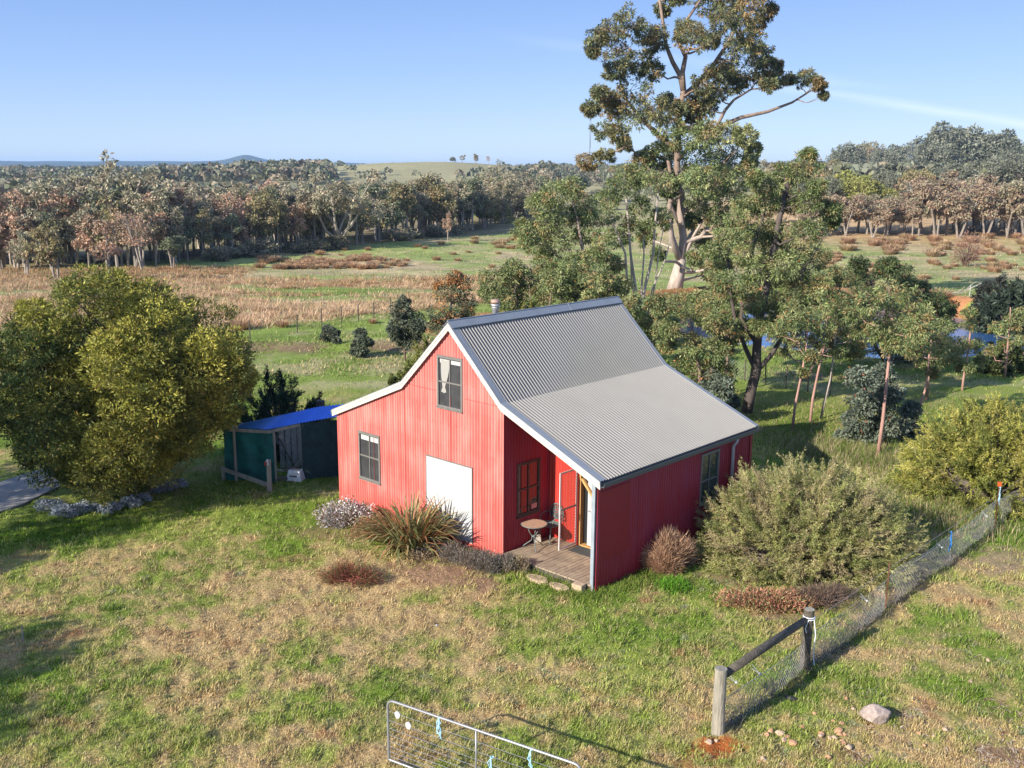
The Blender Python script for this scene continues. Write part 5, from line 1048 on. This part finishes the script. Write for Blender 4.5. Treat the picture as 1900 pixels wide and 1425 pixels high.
gum('grey_leaf_shrub','broad blue-grey leaved young gum between the saplings and the big feathery bush',1630,830,34.6,[(1600,700,26),(1625,740,32),(1655,780,32),(1595,780,28),(1680,800,24),(1570,812,18),(1620,810,24),(1650,730,24),(1690,760,18),(1640,690,20),(1605,745,26),(1700,810,14),(1585,830,14)],[((1630,830),[(1632,780),(1628,720)],.07),((1632,830),[(1660,790)],.05)],PB,(.2,.15,.12),450,ns=46,ln=.15,wd=.085,tips=((.40,.15,.07),.015))
for k,(u,v,Y,r) in enumerate(((1285,562,74,20),(1318,556,76,18),(1225,575,70,22),(1195,590,66,20),(1345,575,72,16))):
    b=P(u,v,Y); z=gz(b[0],b[1]); feathery('bank_shrub',['green shrub on the dam bank right of the towering gum','second green shrub on the dam bank right of the towering gum','leafy shrub covering the foot of the towering gum','leafy shrub between the multi-stemmed gum and the roof','small green shrub beside the dam water'][k],(b[0],b[1]),(r*Y/F*1.4,r*Y/F*1.2,max(1.2,b[2]-z+r*Y/F)),9000,490+k,PG,ln=.28,wd=.09,k=50,cat='shrub')
# trees outside the left edge that throw the shade on the yard
for k,(x,y,zc,r) in enumerate(((-20.,19.8,6.2,2.6),(-18.0,11.8,4.4,.95),(-16.6,9.7,4.2,.85),(-22.,23.6,5.2,1.8),(-20.4,17.0,4.6,.8))):
    rs=np.random.default_rng(700+k); cl=[]
    for j in range(26 if r>1.5 else 8): d=unit(rs.normal(size=(1,3)))[0]; cl.append((x+d[0]*r,y+d[1]*r,zc+d[2]*r*1.15*rs.uniform(.4,1),.62*r**.5,0))
    tree('shade_tree',['large gum beyond the left edge of the photo whose shade falls on the acacia','small tree beyond the left edge shading the lawn edge in the middle','small tree beyond the left edge shading the lower lawn corner','broad tree beyond the left edge shading the grass by the concrete path','slim tree beyond the left edge shading the upper lawn edge'][k],'tree',(x,y,0),cl,[([(x,y,-.2),(x+.1,y,zc*.5),(x,y,zc)],.14,.06)],PG,(.2,.15,.12),20,16,.2,.07,720+k,droop=.3)
gum('leafy_gum','broad leafy gum standing on the near bank of the dam behind the pink-trunked saplings',1490,700,46,[(1440,560,26),(1470,600,28),(1500,560,28),(1530,600,28),(1560,560,26),(1590,600,26),(1450,640,24),(1500,640,26),(1545,645,24),(1580,650,22),(1430,600,20),(1520,520,24),(1555,510,22),(1480,525,22),(1610,565,22)],[((1490,700),[(1492,650),(1500,590)],.12),((1492,700),[(1530,640),(1550,580)],.08)],PG,(.25,.18,.14),434)
gum('leafy_gum','small leafy gum between the dark-trunked gum and the rear of the roof',1350,720,43,[(1330,560,22),(1360,575,22),(1345,610,22),(1375,620,18),(1310,590,20),(1335,640,18),(1300,555,18)],[((1350,720),[(1350,660),(1345,600)],.08)],PG,(.25,.18,.14),435)
gum('leafy_gum','grey-green gum below the round-crowned gum, above the golden bush',1720,740,42,[(1690,600,20),(1720,620,18),(1690,640,20),(1740,668,18),(1710,580,20)],[((1720,740),[(1724,690),(1728,630)],.08)],PG,(.3,.2,.15),436)
# paddock trees and shrubs left of the ridge
PADL=[('dark rounded young gum nearest the cabin gable in the paddock',752,670,50.5,[(745,575,18),(765,590,18),(738,600,18),(760,615,18),(775,605,14),(735,620,12),(752,635,12),(770,628,10),(748,560,12),(728,612,8)],.06),
 ('small low grey-green young gum, middle one of three in the paddock',668,664,51.5,[(668,618,10),(675,632,11),(662,640,9),(670,652,10),(685,635,7),(657,652,6)],.04),
 ('squat round grey-green young gum, leftmost of three in the paddock',613,642,55,[(608,612,9),(620,618,9),(611,628,10),(624,632,7),(602,625,7)],.04),
 ('large dark young gum with an orange tip beyond the cabin gable',838,625,57,[(830,545,24),(855,530,22),(865,560,20),(820,580,24),(850,585,24),(870,590,16),(810,600,18),(835,610,18),(860,612,12),(845,515,14,3),(815,530,10,3)],.10)]
for k,(lab,ub,vb,Y,lst,r0) in enumerate(PADL): gum('young_gum',lab,ub,vb,Y,lst,[((ub,vb),[(ub-2,vb-30*(r0/.06)),(ub,lst[0][1])],r0)],[(.10,.125,.07),(.075,.095,.055),(.14,.16,.09),(.40,.2,.08)] if k==3 else [(.11,.13,.085),(.08,.10,.065),(.15,.17,.11)],(.22,.14,.11),460+k,ns=44,nl=16,ln=.19,wd=.085,dY=.4,group='young gums in the paddock',tips=((.36,.16,.07),.01))
for k,(lab,u,v,Y,r,c_) in enumerate((('yellow-green wattle shrub showing left of the gable rake',805,650,40,26,0),('yellow-green wattle shrub low behind the left skillion',770,690,39,22,0),('golden wattle shrub behind the flue',965,590,43,24,1),('golden wattle shrub right of the flue behind the ridge',1010,585,43.5,22,1),('golden wattle shrub behind the middle of the ridge',1055,580,44,20,1),('yellow-green wattle shrub left of the flue',900,600,42,16,0),('dull green shrub tucked against the left skillion roof',745,712,37,18,2))):
    b=P(u,v,Y); z=gz(b[0],b[1]); h_=b[2]-z+r*Y/F
    feathery('wattle_shrub',lab,(b[0],b[1]),(r*Y/F*2.5,r*Y/F*1.8,h_*1.04),30000,470+k,[[(.23,.23,.05),(.18,.2,.045)],[(.34,.25,.04),(.24,.22,.04)],[(.13,.15,.04),(.2,.2,.07)]][c_],ln=.16,wd=.03,k=60,cat='shrub')
feathery('dam_shrub','dark grey-green shrub on the far bank of the dam',tuple(Gd(1870,618)[:2]),(2.6,2.,3.4),14000,480,[(.06,.08,.05),(.04,.06,.04)],ln=.4,wd=.12,k=60,cat='shrub')
feathery('dam_shrub','darker shrub standing higher on the far dam bank',tuple(Gd(1862,585)[:2]),(2.2,2.,3.0),9000,481,[(.035,.045,.03),(.05,.05,.04)],ln=.4,wd=.12,k=60,cat='shrub')
feathery('dam_shrub','low bushy shrub at the right edge by the water',tuple(Gd(1855,690)[:2]),(1.3,1.2,1.6),6000,482,[(.12,.14,.05),(.09,.11,.04)],ln=.25,wd=.08,k=40,cat='shrub')
dummy=0
bush('bare_pink_tree','leafless pinkish sapling casting a shadow in the far right paddock','tree',tuple(Gd(1792,494)[:2]),(2.4,2.3,5.4),1500,.4,.08,[(.36,.2,.14),(.3,.17,.12)],483,stems=50,dirup=.6)
for k,(u,v) in enumerate(((1845,528),(1790,548))):
    p=Gd(u,v); mb=MB(); rs=np.random.default_rng(k)
    mb.tube([(-1.6,0,.1),(0,.2,.35),(1.5,0,1.2)],[.12,.1,.04],6); mb.tube([(0,.2,.35),(.8,.5,1.),(1.2,.4,1.3)],[.06,.04,.02],5); mb.tube([(-.6,.1,.3),(-.2,-.3,.9)],[.05,.02],5); o=mb.build('fallen_branch',M['wood'],None); o.location=tuple(p); tag(o,('grey fallen branch in the right paddock above the white post','small grey fallen branch lying by the lone white post')[k],'branch')
    if k==0: pass
# ================================================================== reeds and tussocks
rs=np.random.default_rng(500)
n=66000; yy=56+(rs.random(n)**.8)*84; xx=(rs.random(n)*1.2-1.08)*yy*.56
k=rs.random(n)<reed_mask(xx,yy)*(.35+1.2*(fbm(xx*.5,yy*.5,71)-.3)); xx,yy=xx[k],yy[k]; n=len(xx)
f=fbm(xx*.22,yy*.4,72)*.6+fbm(xx*1.2,yy*1.2,73)*.4; hcol=np.where((f+.004*(yy-90)+rs.normal(size=n)*.03>.56)[:,None],np.array([.42,.25,.13]),np.array([.60,.41,.25]))*(1+rs.normal(size=(n,1))*.18)
hi=(rs.random(n)<.12)[:,None]; hcol=np.where(hi,np.array([.28,.29,.12]),hcol)
tz=hgt(xx,yy); th_=(.5+.5*rs.random(n))*(.25+2.2*np.clip(fbm(xx*.5,yy*.8,74)-.33,0,.4)); tr=rs.uniform(.12,.45,n)
j=np.repeat(np.arange(n),13); m_=len(j); ra=rs.uniform(0,6.28,m_); rd=np.sqrt(rs.random(m_)); bx_=xx[j]+rd*tr[j]*np.cos(ra); by_=yy[j]+rd*tr[j]*np.sin(ra)
V,Fq,C=blades(np.stack([bx_,by_,tz[j]-.05],1),.08+.75*rd+rs.uniform(0,.25,m_),ra+rs.normal(size=m_)*.5,th_[j]*(.65+.45*rs.random(m_))*(1.1-.35*rd),.028+.0003*yy[j],rs.uniform(.1,.9,m_),np.clip(hcol[j]*(1+rs.normal(size=(m_,1))*.14),.02,.8),False)
tag(mk('reeds',V,Fq,M['grass'],col=C),'tall tan rushes and dry reeds filling the wet paddock beyond the lawn','reeds',kind='stuff')
n=170000; yy=46/(1-rs.random(n)*(1-46/225.)); xx=(rs.random(n)*2-1)*yy*.56
k=(pond_d(xx,yy)>1.15)&(rs.random(n)<.25+1.6*(fbm(xx*.35,yy*.35,75)-.3))&(yy<edge_y(xx)+10); xx,yy=xx[k],yy[k]; n=len(xx)
f=fbm(xx*.12,yy*.12,21)*.5+.5*fbm(xx*.7,yy*.7,22); dr_=(rs.random(n)<np.clip((f-.42)*4+.004*(yy-60),.08,.85))[:,None]
gc=np.where(dr_,np.array([.48,.37,.20]),np.array([.22,.28,.07]))*(1+rs.normal(size=(n,1))*.2)
V,Fq,C=blades(np.stack([xx,yy,hgt(xx,yy)-.03],1),rs.uniform(.3,1.2,n),rs.uniform(0,6.28,n),.08+.10*rs.random(n)+.0012*yy,.03+.0006*yy,rs.uniform(0,.8,n),np.clip(gc,.02,.8),False)
tag(mk('paddock_grass',V,Fq,M['grass'],col=C),'rough green and straw grass of the far paddocks','grass',kind='stuff')
def tussmesh(name,seed,cols,n=420,R=.5,H=.75):
    rs=np.random.default_rng(seed); a=rs.uniform(0,6.28,n); r=R*.55*np.sqrt(rs.random(n)); p=np.stack([r*np.cos(a),r*np.sin(a),np.full(n,-.08)],1)
    c=np.clip(np.array(cols)[rs.integers(0,len(cols),n)]*(1+rs.normal(size=(n,1))*.2),.01,1)
    V,Fq,C=blades(p,.1+.9*r/R+rs.uniform(0,.2,n),a,H*rs.uniform(.6,1.15,n),.06,rs.uniform(0,.6,n),c,False); o=mk(name,V,Fq,M['grass'],col=C); return o
protos=[tussmesh('rush_tussock',600+k,[(.46,.28,.16),(.50,.33,.20),(.36,.22,.13)] if k<3 else [(.48,.34,.20),(.40,.28,.16)]) for k in range(5)]
placed=0; used=[False]*5
TL={'r':'round russet rush tussock in the green paddock right of the saplings','l':'round russet rush tussock in the green meadow left of the towering gum'}
rs=np.random.default_rng(601)
def put_tuss(x,y,s,side):
    global placed
    k=int(rs.integers(0,5)); o=protos[k] if not used[k] else protos[k].copy()
    if used[k]: COL.objects.link(o)
    used[k]=True; o.location=(x,y,gz(x,y)); o.rotation_euler=(0,0,rs.uniform(0,6.28)); o.scale=(s*rs.uniform(.9,1.3),s*rs.uniform(.9,1.3),s); tag(o,TL[side],'tussock','russet rush tussocks '+('right' if side=='r' else 'left')); placed+=1
LN=[(600,447),(0,0)]
cnt=0
while cnt<150:
    u=rs.uniform(1535,1960); v=rs.uniform(442,565); 
    if rs.random()> (.95 if v<500 else .45): continue
    c_=fbm(u*.02,v*.06,81)
    if c_<.46: continue
    p=Gd(u,v); put_tuss(p[0],p[1],rs.uniform(.9,1.9)*(1.1 if v<480 else .8),'r'); cnt+=1
cnt=0
while cnt<150:
    u=rs.uniform(480,760) if cnt<110 else rs.uniform(560,960); v=rs.uniform(482,500) if cnt<110 else rs.uniform(425,500)
    ok=(480+ (u-480)*-.03<v) if cnt<110 else True
    p=Gd(u,v)
    if p[1]>edge_y(p[0])-2 or (cnt>=110 and fbm(u*.03,v*.08,83)<.5): 
        if rs.random()<.98: continue
    put_tuss(p[0],p[1],rs.uniform(.6,1.35),'l'); cnt+=1
for u,v,s in ((446,612,1.1),(525,607,.7),(692,600,.5)):
    p=Gd(u,v); o=protos[0].copy(); COL.objects.link(o); o.location=(p[0],p[1],gz(p[0],p[1])); o.scale=(s,s,s); tag(o,{446:'lone rush tussock standing before the fence at the near edge of the reeds',525:'small rush tussock on the green strip before the reeds, left one',692:'tiny rush tussock alone on the green strip behind the three young gums'}[u],'tussock','rush tussocks by the reeds')
# ================================================================== background trees
PINK=[(.50,.31,.21),(.55,.36,.25),(.42,.28,.19),(.38,.31,.20)]; GREY=[(.30,.28,.18),(.38,.34,.22),(.24,.24,.15),(.42,.33,.22)]; OLIVE=[(.27,.24,.11),(.33,.28,.14),(.20,.20,.09),(.35,.25,.14)]; DARKG=[(.19,.215,.12),(.25,.27,.16),(.15,.17,.10)]; DOMEG=[(.19,.20,.14),(.25,.255,.18),(.13,.14,.095)]; RED=[(.50,.23,.09),(.40,.20,.09)]; YG=[(.24,.25,.065),(.31,.30,.09)]
BARKB=(.40,.34,.28)
def bgtree(seed,kind,pal,H=10.):
    rs=np.random.default_rng(seed); t=thing('gum_tree','tree','tree',(0,0,-200)); cl=[]; mb=MB(); mb.col=tuple(np.array(BARKB)*rs.uniform(.55,1.15))
    if kind=='tall':
        ns=rs.integers(1,4); 
        for s in range(ns):
            tx,ty=rs.normal(size=2)*1.1*(ns>1)+rs.normal(size=2)*.3; hh=H*rs.uniform(.75,1.)
            path=[np.array([s*.25,0,-.3]),np.array([tx*.35+s*.2,ty*.3,hh*.35]),np.array([tx*.7,ty*.7,hh*.6]),np.array([tx,ty,hh*.88])]
            mb.tube(path,[.2,.15,.11,.05],6)
            for j in range(rs.integers(7,11)):
                f=rs.uniform(.44,.97); w=1.9*math.sin(math.pi*min(1,max(.1,(f-.25)/.85)))**.7; a=rs.uniform(0,6.28); r=w*rs.uniform(.3,1.)
                c=np.array([tx*f+r*math.cos(a),ty*f+r*math.sin(a),hh*f]); cl.append((c[0],c[1],c[2],rs.uniform(.65,1.15)))
                b=np.array([tx*f*.9,ty*f*.9,hh*(f-.14)]); mb.tube([b,(b+c)/2-[0,0,.1],c],[.07,.05,.02],4)
        sub,nl,ln,wd,kw=15,12,.42,.2,dict(droop=.4,subr=.42,cj=.2,shell=.25)
    elif kind=='dome':
        mb.tube([(0,0,-.3),(.1,.1,1.2),(0,0,2.4)],[.35,.28,.22],7)
        R=np.array([4.6,4.4,4.2])
        for j in range(34):
            d=unit(rs.normal(size=(1,3)))[0]; d[2]=abs(d[2])*1.1-.15; d=d/np.linalg.norm(d); c=np.array([0,0,3.6])+d*R*rs.uniform(.72,1.02); cl.append((c[0],c[1],max(1.1,c[2]),rs.uniform(1.0,1.6)))
        for j in range(9): c=cl[j*3]; mb.tube([(0,0,2.),(c[0]*.5,c[1]*.5,c[2]*.6+.6),c[:3]],[.18,.11,.04],5)
        sub,nl,ln,wd,kw=15,14,.5,.26,dict(droop=.1,subr=.40,cj=.16,shell=.55)
    elif kind=='spread':
        mb.tube([(0,0,-.3),(.2,0,1.5)],[.5,.42],8)
        for j in range(7):
            a=j*.9+rs.uniform(-.2,.2); e=np.array([math.cos(a)*rs.uniform(2.5,4.5),math.sin(a)*rs.uniform(2.5,4.),rs.uniform(5.5,9)]); m_=e*.5+rs.normal(size=3)*.5; mb.tube([(.2,0,1.4),m_,e],[.30,.2,.12],6)
            for q in range(5): c=e+rs.normal(size=3)*np.array([1.5,1.5,1.0]); cl.append((c[0],c[1],c[2],rs.uniform(.8,1.3))); mb.tube([m_+(e-m_)*.5,c],[.12,.05],4)
        sub,nl,ln,wd,kw=13,12,.42,.2,dict(droop=.3,subr=.42,cj=.2,shell=.25)
    elif kind=='shrub':
        for j in range(12): c=rs.normal(size=3)*np.array([1.,1.,.5])+[0,0,1.3]; cl.append((c[0],c[1],max(.6,c[2]),rs.uniform(.6,.9)))
        mb.tube([(0,0,-.2),(0,0,1.2)],[.1,.05],5)
        sub,nl,ln,wd,kw=16,12,.34,.16,dict(up=.3,subr=.4,cj=.2,shell=.3)
    elif kind=='bare':
        for s in range(3):
            tx,ty=rs.normal(size=2)*1.4; path=[np.array([s*.2,0,-.3]),np.array([tx*.4,ty*.4,H*.4]),np.array([tx,ty,H*.85])]; mb.tube(path,[.16,.11,.04],5)
            for j in range(9): f=rs.uniform(.3,.95); a=rs.uniform(0,6.28); b=path[1]*min(1,2*(1-f))+path[2]*max(0,2*f-1); c=b+np.array([math.cos(a)*1.3,math.sin(a)*1.3,.9]); mb.tube([b,c],[.05,.015],4); cl.append((c[0],c[1],c[2],.75))
        sub,nl,ln,wd,kw=9,9,.32,.12,dict(droop=.0,subr=.5,cj=.2,shell=.2)
    mb.build('trunk',M['bark'],t,colors=True)
    V,Fq,C=crown(cl,sub,nl,ln,wd,pal,seed+7,**kw); mk('crown',V,Fq,M['leaf'],t,col=C); return t
LIB={}
def lib(key,kind,pal,nv,H=10.): LIB[key]=[[bgtree(1000+hash_(key)+k*13,kind,pal,H),False] for k in range(nv)]
def hash_(s): return sum(ord(c)*31**i for i,c in enumerate(s))%5000
lib('grey','tall',GREY,5); lib('pink','tall',PINK,4); lib('olive','tall',OLIVE,3); lib('dark','tall',DARKG,3); lib('dome','dome',DOMEG,4); lib('domeo','dome',OLIVE,2); lib('spread','spread',GREY,2); lib('pinkr','tall',[(.36,.25,.17),(.41,.29,.20),(.31,.24,.16),(.33,.29,.19)],4); lib('shrub','shrub',GREY,2); lib('redshrub','shrub',RED,1); lib('ygshrub','shrub',YG,1); lib('bare','bare',PINK,2)
rb=np.random.default_rng(900); PUT=[]
def put(key,x,y,s,label,group,w=1.,nm=None,cat='tree'):
    L_=LIB[key]; i=int(rb.integers(0,len(L_))); o=L_[i][0]
    if L_[i][1]: o=copy_tree(o)
    L_[i][1]=True; o.location=(x,y,gz(x,y)-.1); o.rotation_euler=(0,0,rb.uniform(0,6.28)); sc=s*rb.uniform(.92,1.08); o.scale=(sc*w,sc*w,sc); tag(o,label,cat,group)
    o.name=nm or ('domed_tree' if key in('dome','domeo') else 'gum_tree')
    PUT.append(o)
    return o
BL={'grey':'slender grey-green gum in the dense belt across the left meadow','pink':'pinkish brown die-back gum in the dense belt across the left meadow','olive':'olive-brown gum in the dense belt across the left meadow','dark':'dark green gum in the dense belt across the left meadow','spread':'wide spreading old gum with pale limbs in the left belt'}
# front row follows the meadow edge, then deeper rows
def edge_v(u): return float(np.interp(u,[-200,0,240,350,480,620,740,860,960,1060],[505,503,500,488,474,462,448,432,412,398]))
cnt=0; tries=0; occ=[]
while cnt<275 and tries<9000:
    tries+=1; u=rb.uniform(-130,1010); e=edge_v(u); v=e-rb.random()**1.3*(26 if u<700 else 20)-1; p=Gd(u,v)
    if p[1]>330: continue
    mind=2.2 if u<640 else 3.6
    if any((p[0]-a)**2+(p[1]-b)**2<mind**2 for a,b in occ): continue
    if u>640 and rb.random()<.25: continue
    if fbm(p[0]*.05,p[1]*.05,99)<.36: continue
    occ.append((p[0],p[1])); f=fbm(p[0]*.03,p[1]*.03,95); r=rb.random(); left=u<450
    key='pink' if (f>.5 and r<.62 and u<480) or r<(.16 if left else .07) else 'dark' if r>.86 else 'olive' if r>(.70 if left else .55) else 'grey'
    s=rb.uniform(.68,1.2)*(1.05 if u<300 else 1.02)*(1.12 if u>760 else 1)
    if e-v<4 and key=='pink': s*=.75
    put(key,p[0],p[1],s,BL[key],key+' gums in the left belt',w=rb.uniform(.78,1.08)*(1.35 if u>640 else 1)); cnt+=1
for u,v,s in ((632,463,1.15),(220,480,1.35),(40,480,1.0),(700,440,1.2),(830,425,1.25),(930,402,1.3)):
    p=Gd(u,v); put('spread',p[0],p[1],s,BL['spread'],'spreading gums in the left belt')
# outliers with labels of their own
for u,v,key,s,w,lab in ((102,519,'olive',.75,1,'slim olive young gum standing out in front of the left belt among tan reeds'),(48,512,'grey',.65,1.1,'small pale grey-green gum out in front of the left belt, near the left edge'),(205,516,'pink',.85,1.,'bright pinkish brown gum in front of the left belt above the acacia'),(5,498,'spread',.95,1,'gnarled pale-limbed gum at the left edge before the belt'),(830,449,'pink',.72,.55,'narrow pink young gum alone before the right end of the left belt'),(265,503,'bare',.8,1.2,'low bare grey gum with leaning trunks above the acacia'),(320,498,'dark',.55,1.5,'low dark scrubby gum at the front of the left belt')):
    p=Gd(u,v); put(key,p[0],p[1],s,lab,None,w=w)
for u,v,key,s,lab in ((925,413,'ygshrub',1.7,'round yellow-green shrub at the right end of the left belt'),(945,400,'redshrub',2.2,'bright rusty orange shrub at the right end of the left belt')):
    p=Gd(u,v); put(key,p[0],p[1],s,lab,None,nm='shrub',cat='shrub')
for k in range(22):
    u=rb.uniform(380,900); v=edge_v(u)+rb.uniform(-2,2); p=Gd(u,v); put('shrub',p[0],p[1],rb.uniform(.4,.9),'low grey shrub along the foot of the left belt','low shrubs along the left belt',w=1.6,nm='shrub',cat='shrub')
# right side: pinkish belt
cnt=0;occ=[]
while cnt<66:
    u=rb.uniform(1490,1990); v=rb.uniform(428,441) if u<1720 else rb.uniform(418,443); p=Gd(u,v)
    if u<1690 and rb.random()<.3: continue
    if any((p[0]-a)**2+(p[1]-b)**2<2.8**2 for a,b in occ): continue
    occ.append((p[0],p[1])); r=rb.random(); key='bare' if r<.10 else 'grey' if r>.80 else 'pinkr'; s=(rb.uniform(.65,.95) if u<1700 else rb.uniform(.9,1.3))
    put(key,p[0],p[1],s,{'pinkr':'pinkish brown leafy gum in the thicket across the right paddock','bare':'nearly bare pinkish gum in the thicket across the right paddock','grey':'grey-green gum among the pinkish thicket across the right paddock'}[key],key+' gums in the right thicket',w=rb.uniform(1.,1.3)); cnt+=1
# right side: grey domed trees on the rise
DL=[(1570,322,'dome',1.0),(1610,318,'domeo',1.0),(1650,322,'dome',1.),(1690,318,'dome',1.0),(1560,345,'dome',.75),(1600,352,'dome',.8),(1640,360,'dome',.85),(1665,365,'dome',.8),(1700,368,'domeo',1.0),(1725,352,'dome',.9),(1740,366,'dome',1.1),(1775,360,'dome',1.1),(1800,348,'dome',1.0),(1840,358,'dome',1.2),(1870,358,'dome',1.2),(1910,354,'dome',1.2),(1950,350,'dome',1.2),(1760,330,'dome',1.75),(1800,330,'dome',1.7),(1735,335,'dome',1.3),(1840,332,'dome',1.5),(1880,336,'dome',1.2),(1580,366,'ygshrub',2.6),(1615,374,'ygshrub',2.4),(1636,372,'ygshrub',1.8),(1790,350,'domeo',.8),(1515,350,'domeo',.9),(1530,372,'dome',.8),(1495,372,'dome',.8),(1545,335,'domeo',.8),(1635,338,'dome',.9),(1680,342,'dome',.95),(1555,372,'dark',.7),(1875,372,'ygshrub',2.0),(1690,375,'dome',.6)]
for u,v,key,s in DL:
    p=Gd(u,v+7); lab={'dome':'domed grey-green tree on the rise behind the pinkish thicket','domeo':'domed olive-brown tree on the rise behind the pinkish thicket','ygshrub':'rounded yellow-green tree on the rise behind the pinkish thicket','dark':'dark green gum on the rise behind the pinkish thicket'}[key]
    if s>=1.7: lab='tall broad-domed grey-green tree rising above the skyline at the right'
    put(key,p[0],p[1],s*(p[1]/270),lab,'domed trees on the right rise' if s<1.7 else 'tall skyline trees at the right')
# trees seen between the trunks of the near gums
for k in range(34):
    u=rb.uniform(1010,1520); v=rb.uniform(352,392) ; p=Gd(u,v); key=('grey','dome','domeo','dark')[int(rb.integers(0,4))]; 
    if p[1]>700: continue
    put(key,p[0],p[1],rb.uniform(.7,1.05)*(p[1]/300)**.5,'distant gum seen through the branches behind the towering gum','distant gums behind the towering gum')
for u,v,s,key,lab in ((840,303,.55,'dome','leftmost tiny tree on the bare hilltop skyline'),(857,303,.8,'grey','second tiny tree from the left on the bare hilltop skyline'),(883,304,1.05,'grey','third and largest tiny tree on the bare hilltop skyline'),(907,305,.85,'bare','rightmost thin tree on the bare hilltop skyline')):
    d=ray(u,v+3); y=880; x=d[0]/d[1]*y; put(key,x,y,s*.95,lab,'trees on the bare hilltop')
used_=[t for L_ in LIB.values() for t,u_ in L_ if not u_]
for t in used_:
    for c in list(t.children): bpy.data.objects.remove(c)
    bpy.data.objects.remove(t)
# beyond about 300 gums: the hindmost trees of the left belt, hardly told apart, become one mass
bpy.context.view_layer.update()
gs=sorted([o for o in PUT if o.name.startswith('gum_tree') and o.get('group','').endswith('left belt') and 'spread' not in o.get('group','')],key=lambda o:o.location.y-edge_y(o.location.x))
ng=sum(o.name.startswith('gum_tree') for o in PUT); rest=gs[len(gs)-max(0,ng-292):]
VV=[];FF=[];CC=[];b=0
for o in rest:
    for ch in o.children:
        me=ch.data; nv=len(me.vertices); v=np.empty(nv*3,np.float32); me.vertices.foreach_get('co',v); v=v.reshape(-1,3); mw=np.array(Matrix.LocRotScale(o.location,o.rotation_euler,o.scale)); v=v@mw[:3,:3].T+mw[:3,3]
        c=np.empty(nv*4,np.float32); me.color_attributes['Col'].data.foreach_get('color',c); VV.append(v);CC.append(c.reshape(-1,4)[:,:3])
        for p_ in ([tuple(x) for x in (np.arange(nv).reshape(-1,4)+b)] if ch.name.startswith('crown') else [tuple(i+b for i in pl.vertices) for pl in me.polygons]): FF.append(p_)
        b+=nv
if rest:
    tag(mk('belt_woodland',np.concatenate(VV),FF,M['leaf'],col=np.concatenate(CC)),'back rows of gums merging behind the left tree belt','woods',kind='stuff')
    for o in rest:
        for ch in list(o.children): bpy.data.objects.remove(ch)
        bpy.data.objects.remove(o)
# ---- far woods: one mass, crowns too many to count
rf_=np.random.default_rng(950); pts=[]
def wood(n,ua,ub,ya,yb,dens=None,hs=(7,11)):
    for _ in range(n):
        a=(rf_.uniform(ua,ub)-950)/F; y=ya*(yb/ya)**rf_.random(); x=a*y
        if dens is not None and fbm(x*.004,y*.004,97)<dens: continue
        pts.append((x,y,rf_.uniform(*hs)))
wood(900,-150,1000,300,560,.40); wood(1500,-150,1060,560,1100,.47); wood(1500,-150,1060,1100,1900,.38,(9,14)); wood(900,1000,1600,420,1100,.46); wood(900,960,2000,1100,1800,.36,(9,14)); wood(500,1480,2000,300,520,.40,(8,12)); wood(250,280,620,620,780,.3,(10,14))
pts=[p for p in pts if not (math.hypot((p[0]+75)/95,(p[1]-890)/150)<1 or (p[1]<900 and abs(p[0]/p[1]+.098)<.05 and p[1]>620 and rf_.random()<.92))]
pts=np.array(pts); m=len(pts); nc=34
i=np.repeat(np.arange(m),nc); d=unit(rf_.normal(size=(m*nc,3))); d[:,2]=np.abs(d[:,2])*1.0-.1
hh=pts[i,2]; pos=np.stack([pts[i,0]+d[:,0]*hh*.42,pts[i,1]+d[:,1]*hh*.42,hgt(pts[i,0],pts[i,1])+hh*(.35+.5*d[:,2])],1)
pt_=rf_.random(m); palf=np.array([(.15,.165,.115),(.20,.205,.14),(.17,.18,.10),(.27,.22,.15)])[rf_.integers(0,4,m)]*(1+rf_.normal(size=(m,1))*.15)
col=np.clip(palf[i]*(1+rf_.normal(size=(m*nc,1))*.22),.01,1); r3=unit(rf_.normal(size=(m*nc,3)))
V,_=leaves(pos-r3*hh[:,None]*.12,r3,hh*.27,hh*.2,rf_); tag(mk('far_woods',V,np.arange(m*nc*4).reshape(-1,4),M['leaf'],col=np.repeat(col,4,axis=0)),'far eucalypt woodland covering the hills up to the skyline','woods',kind='stuff')
# ================================================================== haze
zt=75.
mb=MB(); mb.box((-9800,-30,-14),(9800,9900,zt)); 
hm=bpy.data.materials.new('haze_air'); hm.use_nodes=True; t=hm.node_tree
for n_ in list(t.nodes):
    if n_.type=='BSDF_PRINCIPLED': t.nodes.remove(n_)
vol=t.nodes.new('ShaderNodeVolumePrincipled'); vol.inputs['Color'].default_value=(.45,.68,1,1); vol.inputs['Density'].default_value=HAZE_D; vol.inputs['Anisotropy'].default_value=0.
t.links.new(vol.outputs[0],t.nodes['Material Output'].inputs['Volume'])
if HAZE_D>0: hz_=mb.build('haze',hm); tag(hz_,None,None,kind='stuff')
print('objects',len(bpy.data.objects),'tris',sum(len(o.data.polygons) for o in bpy.data.objects if o.type=='MESH'))
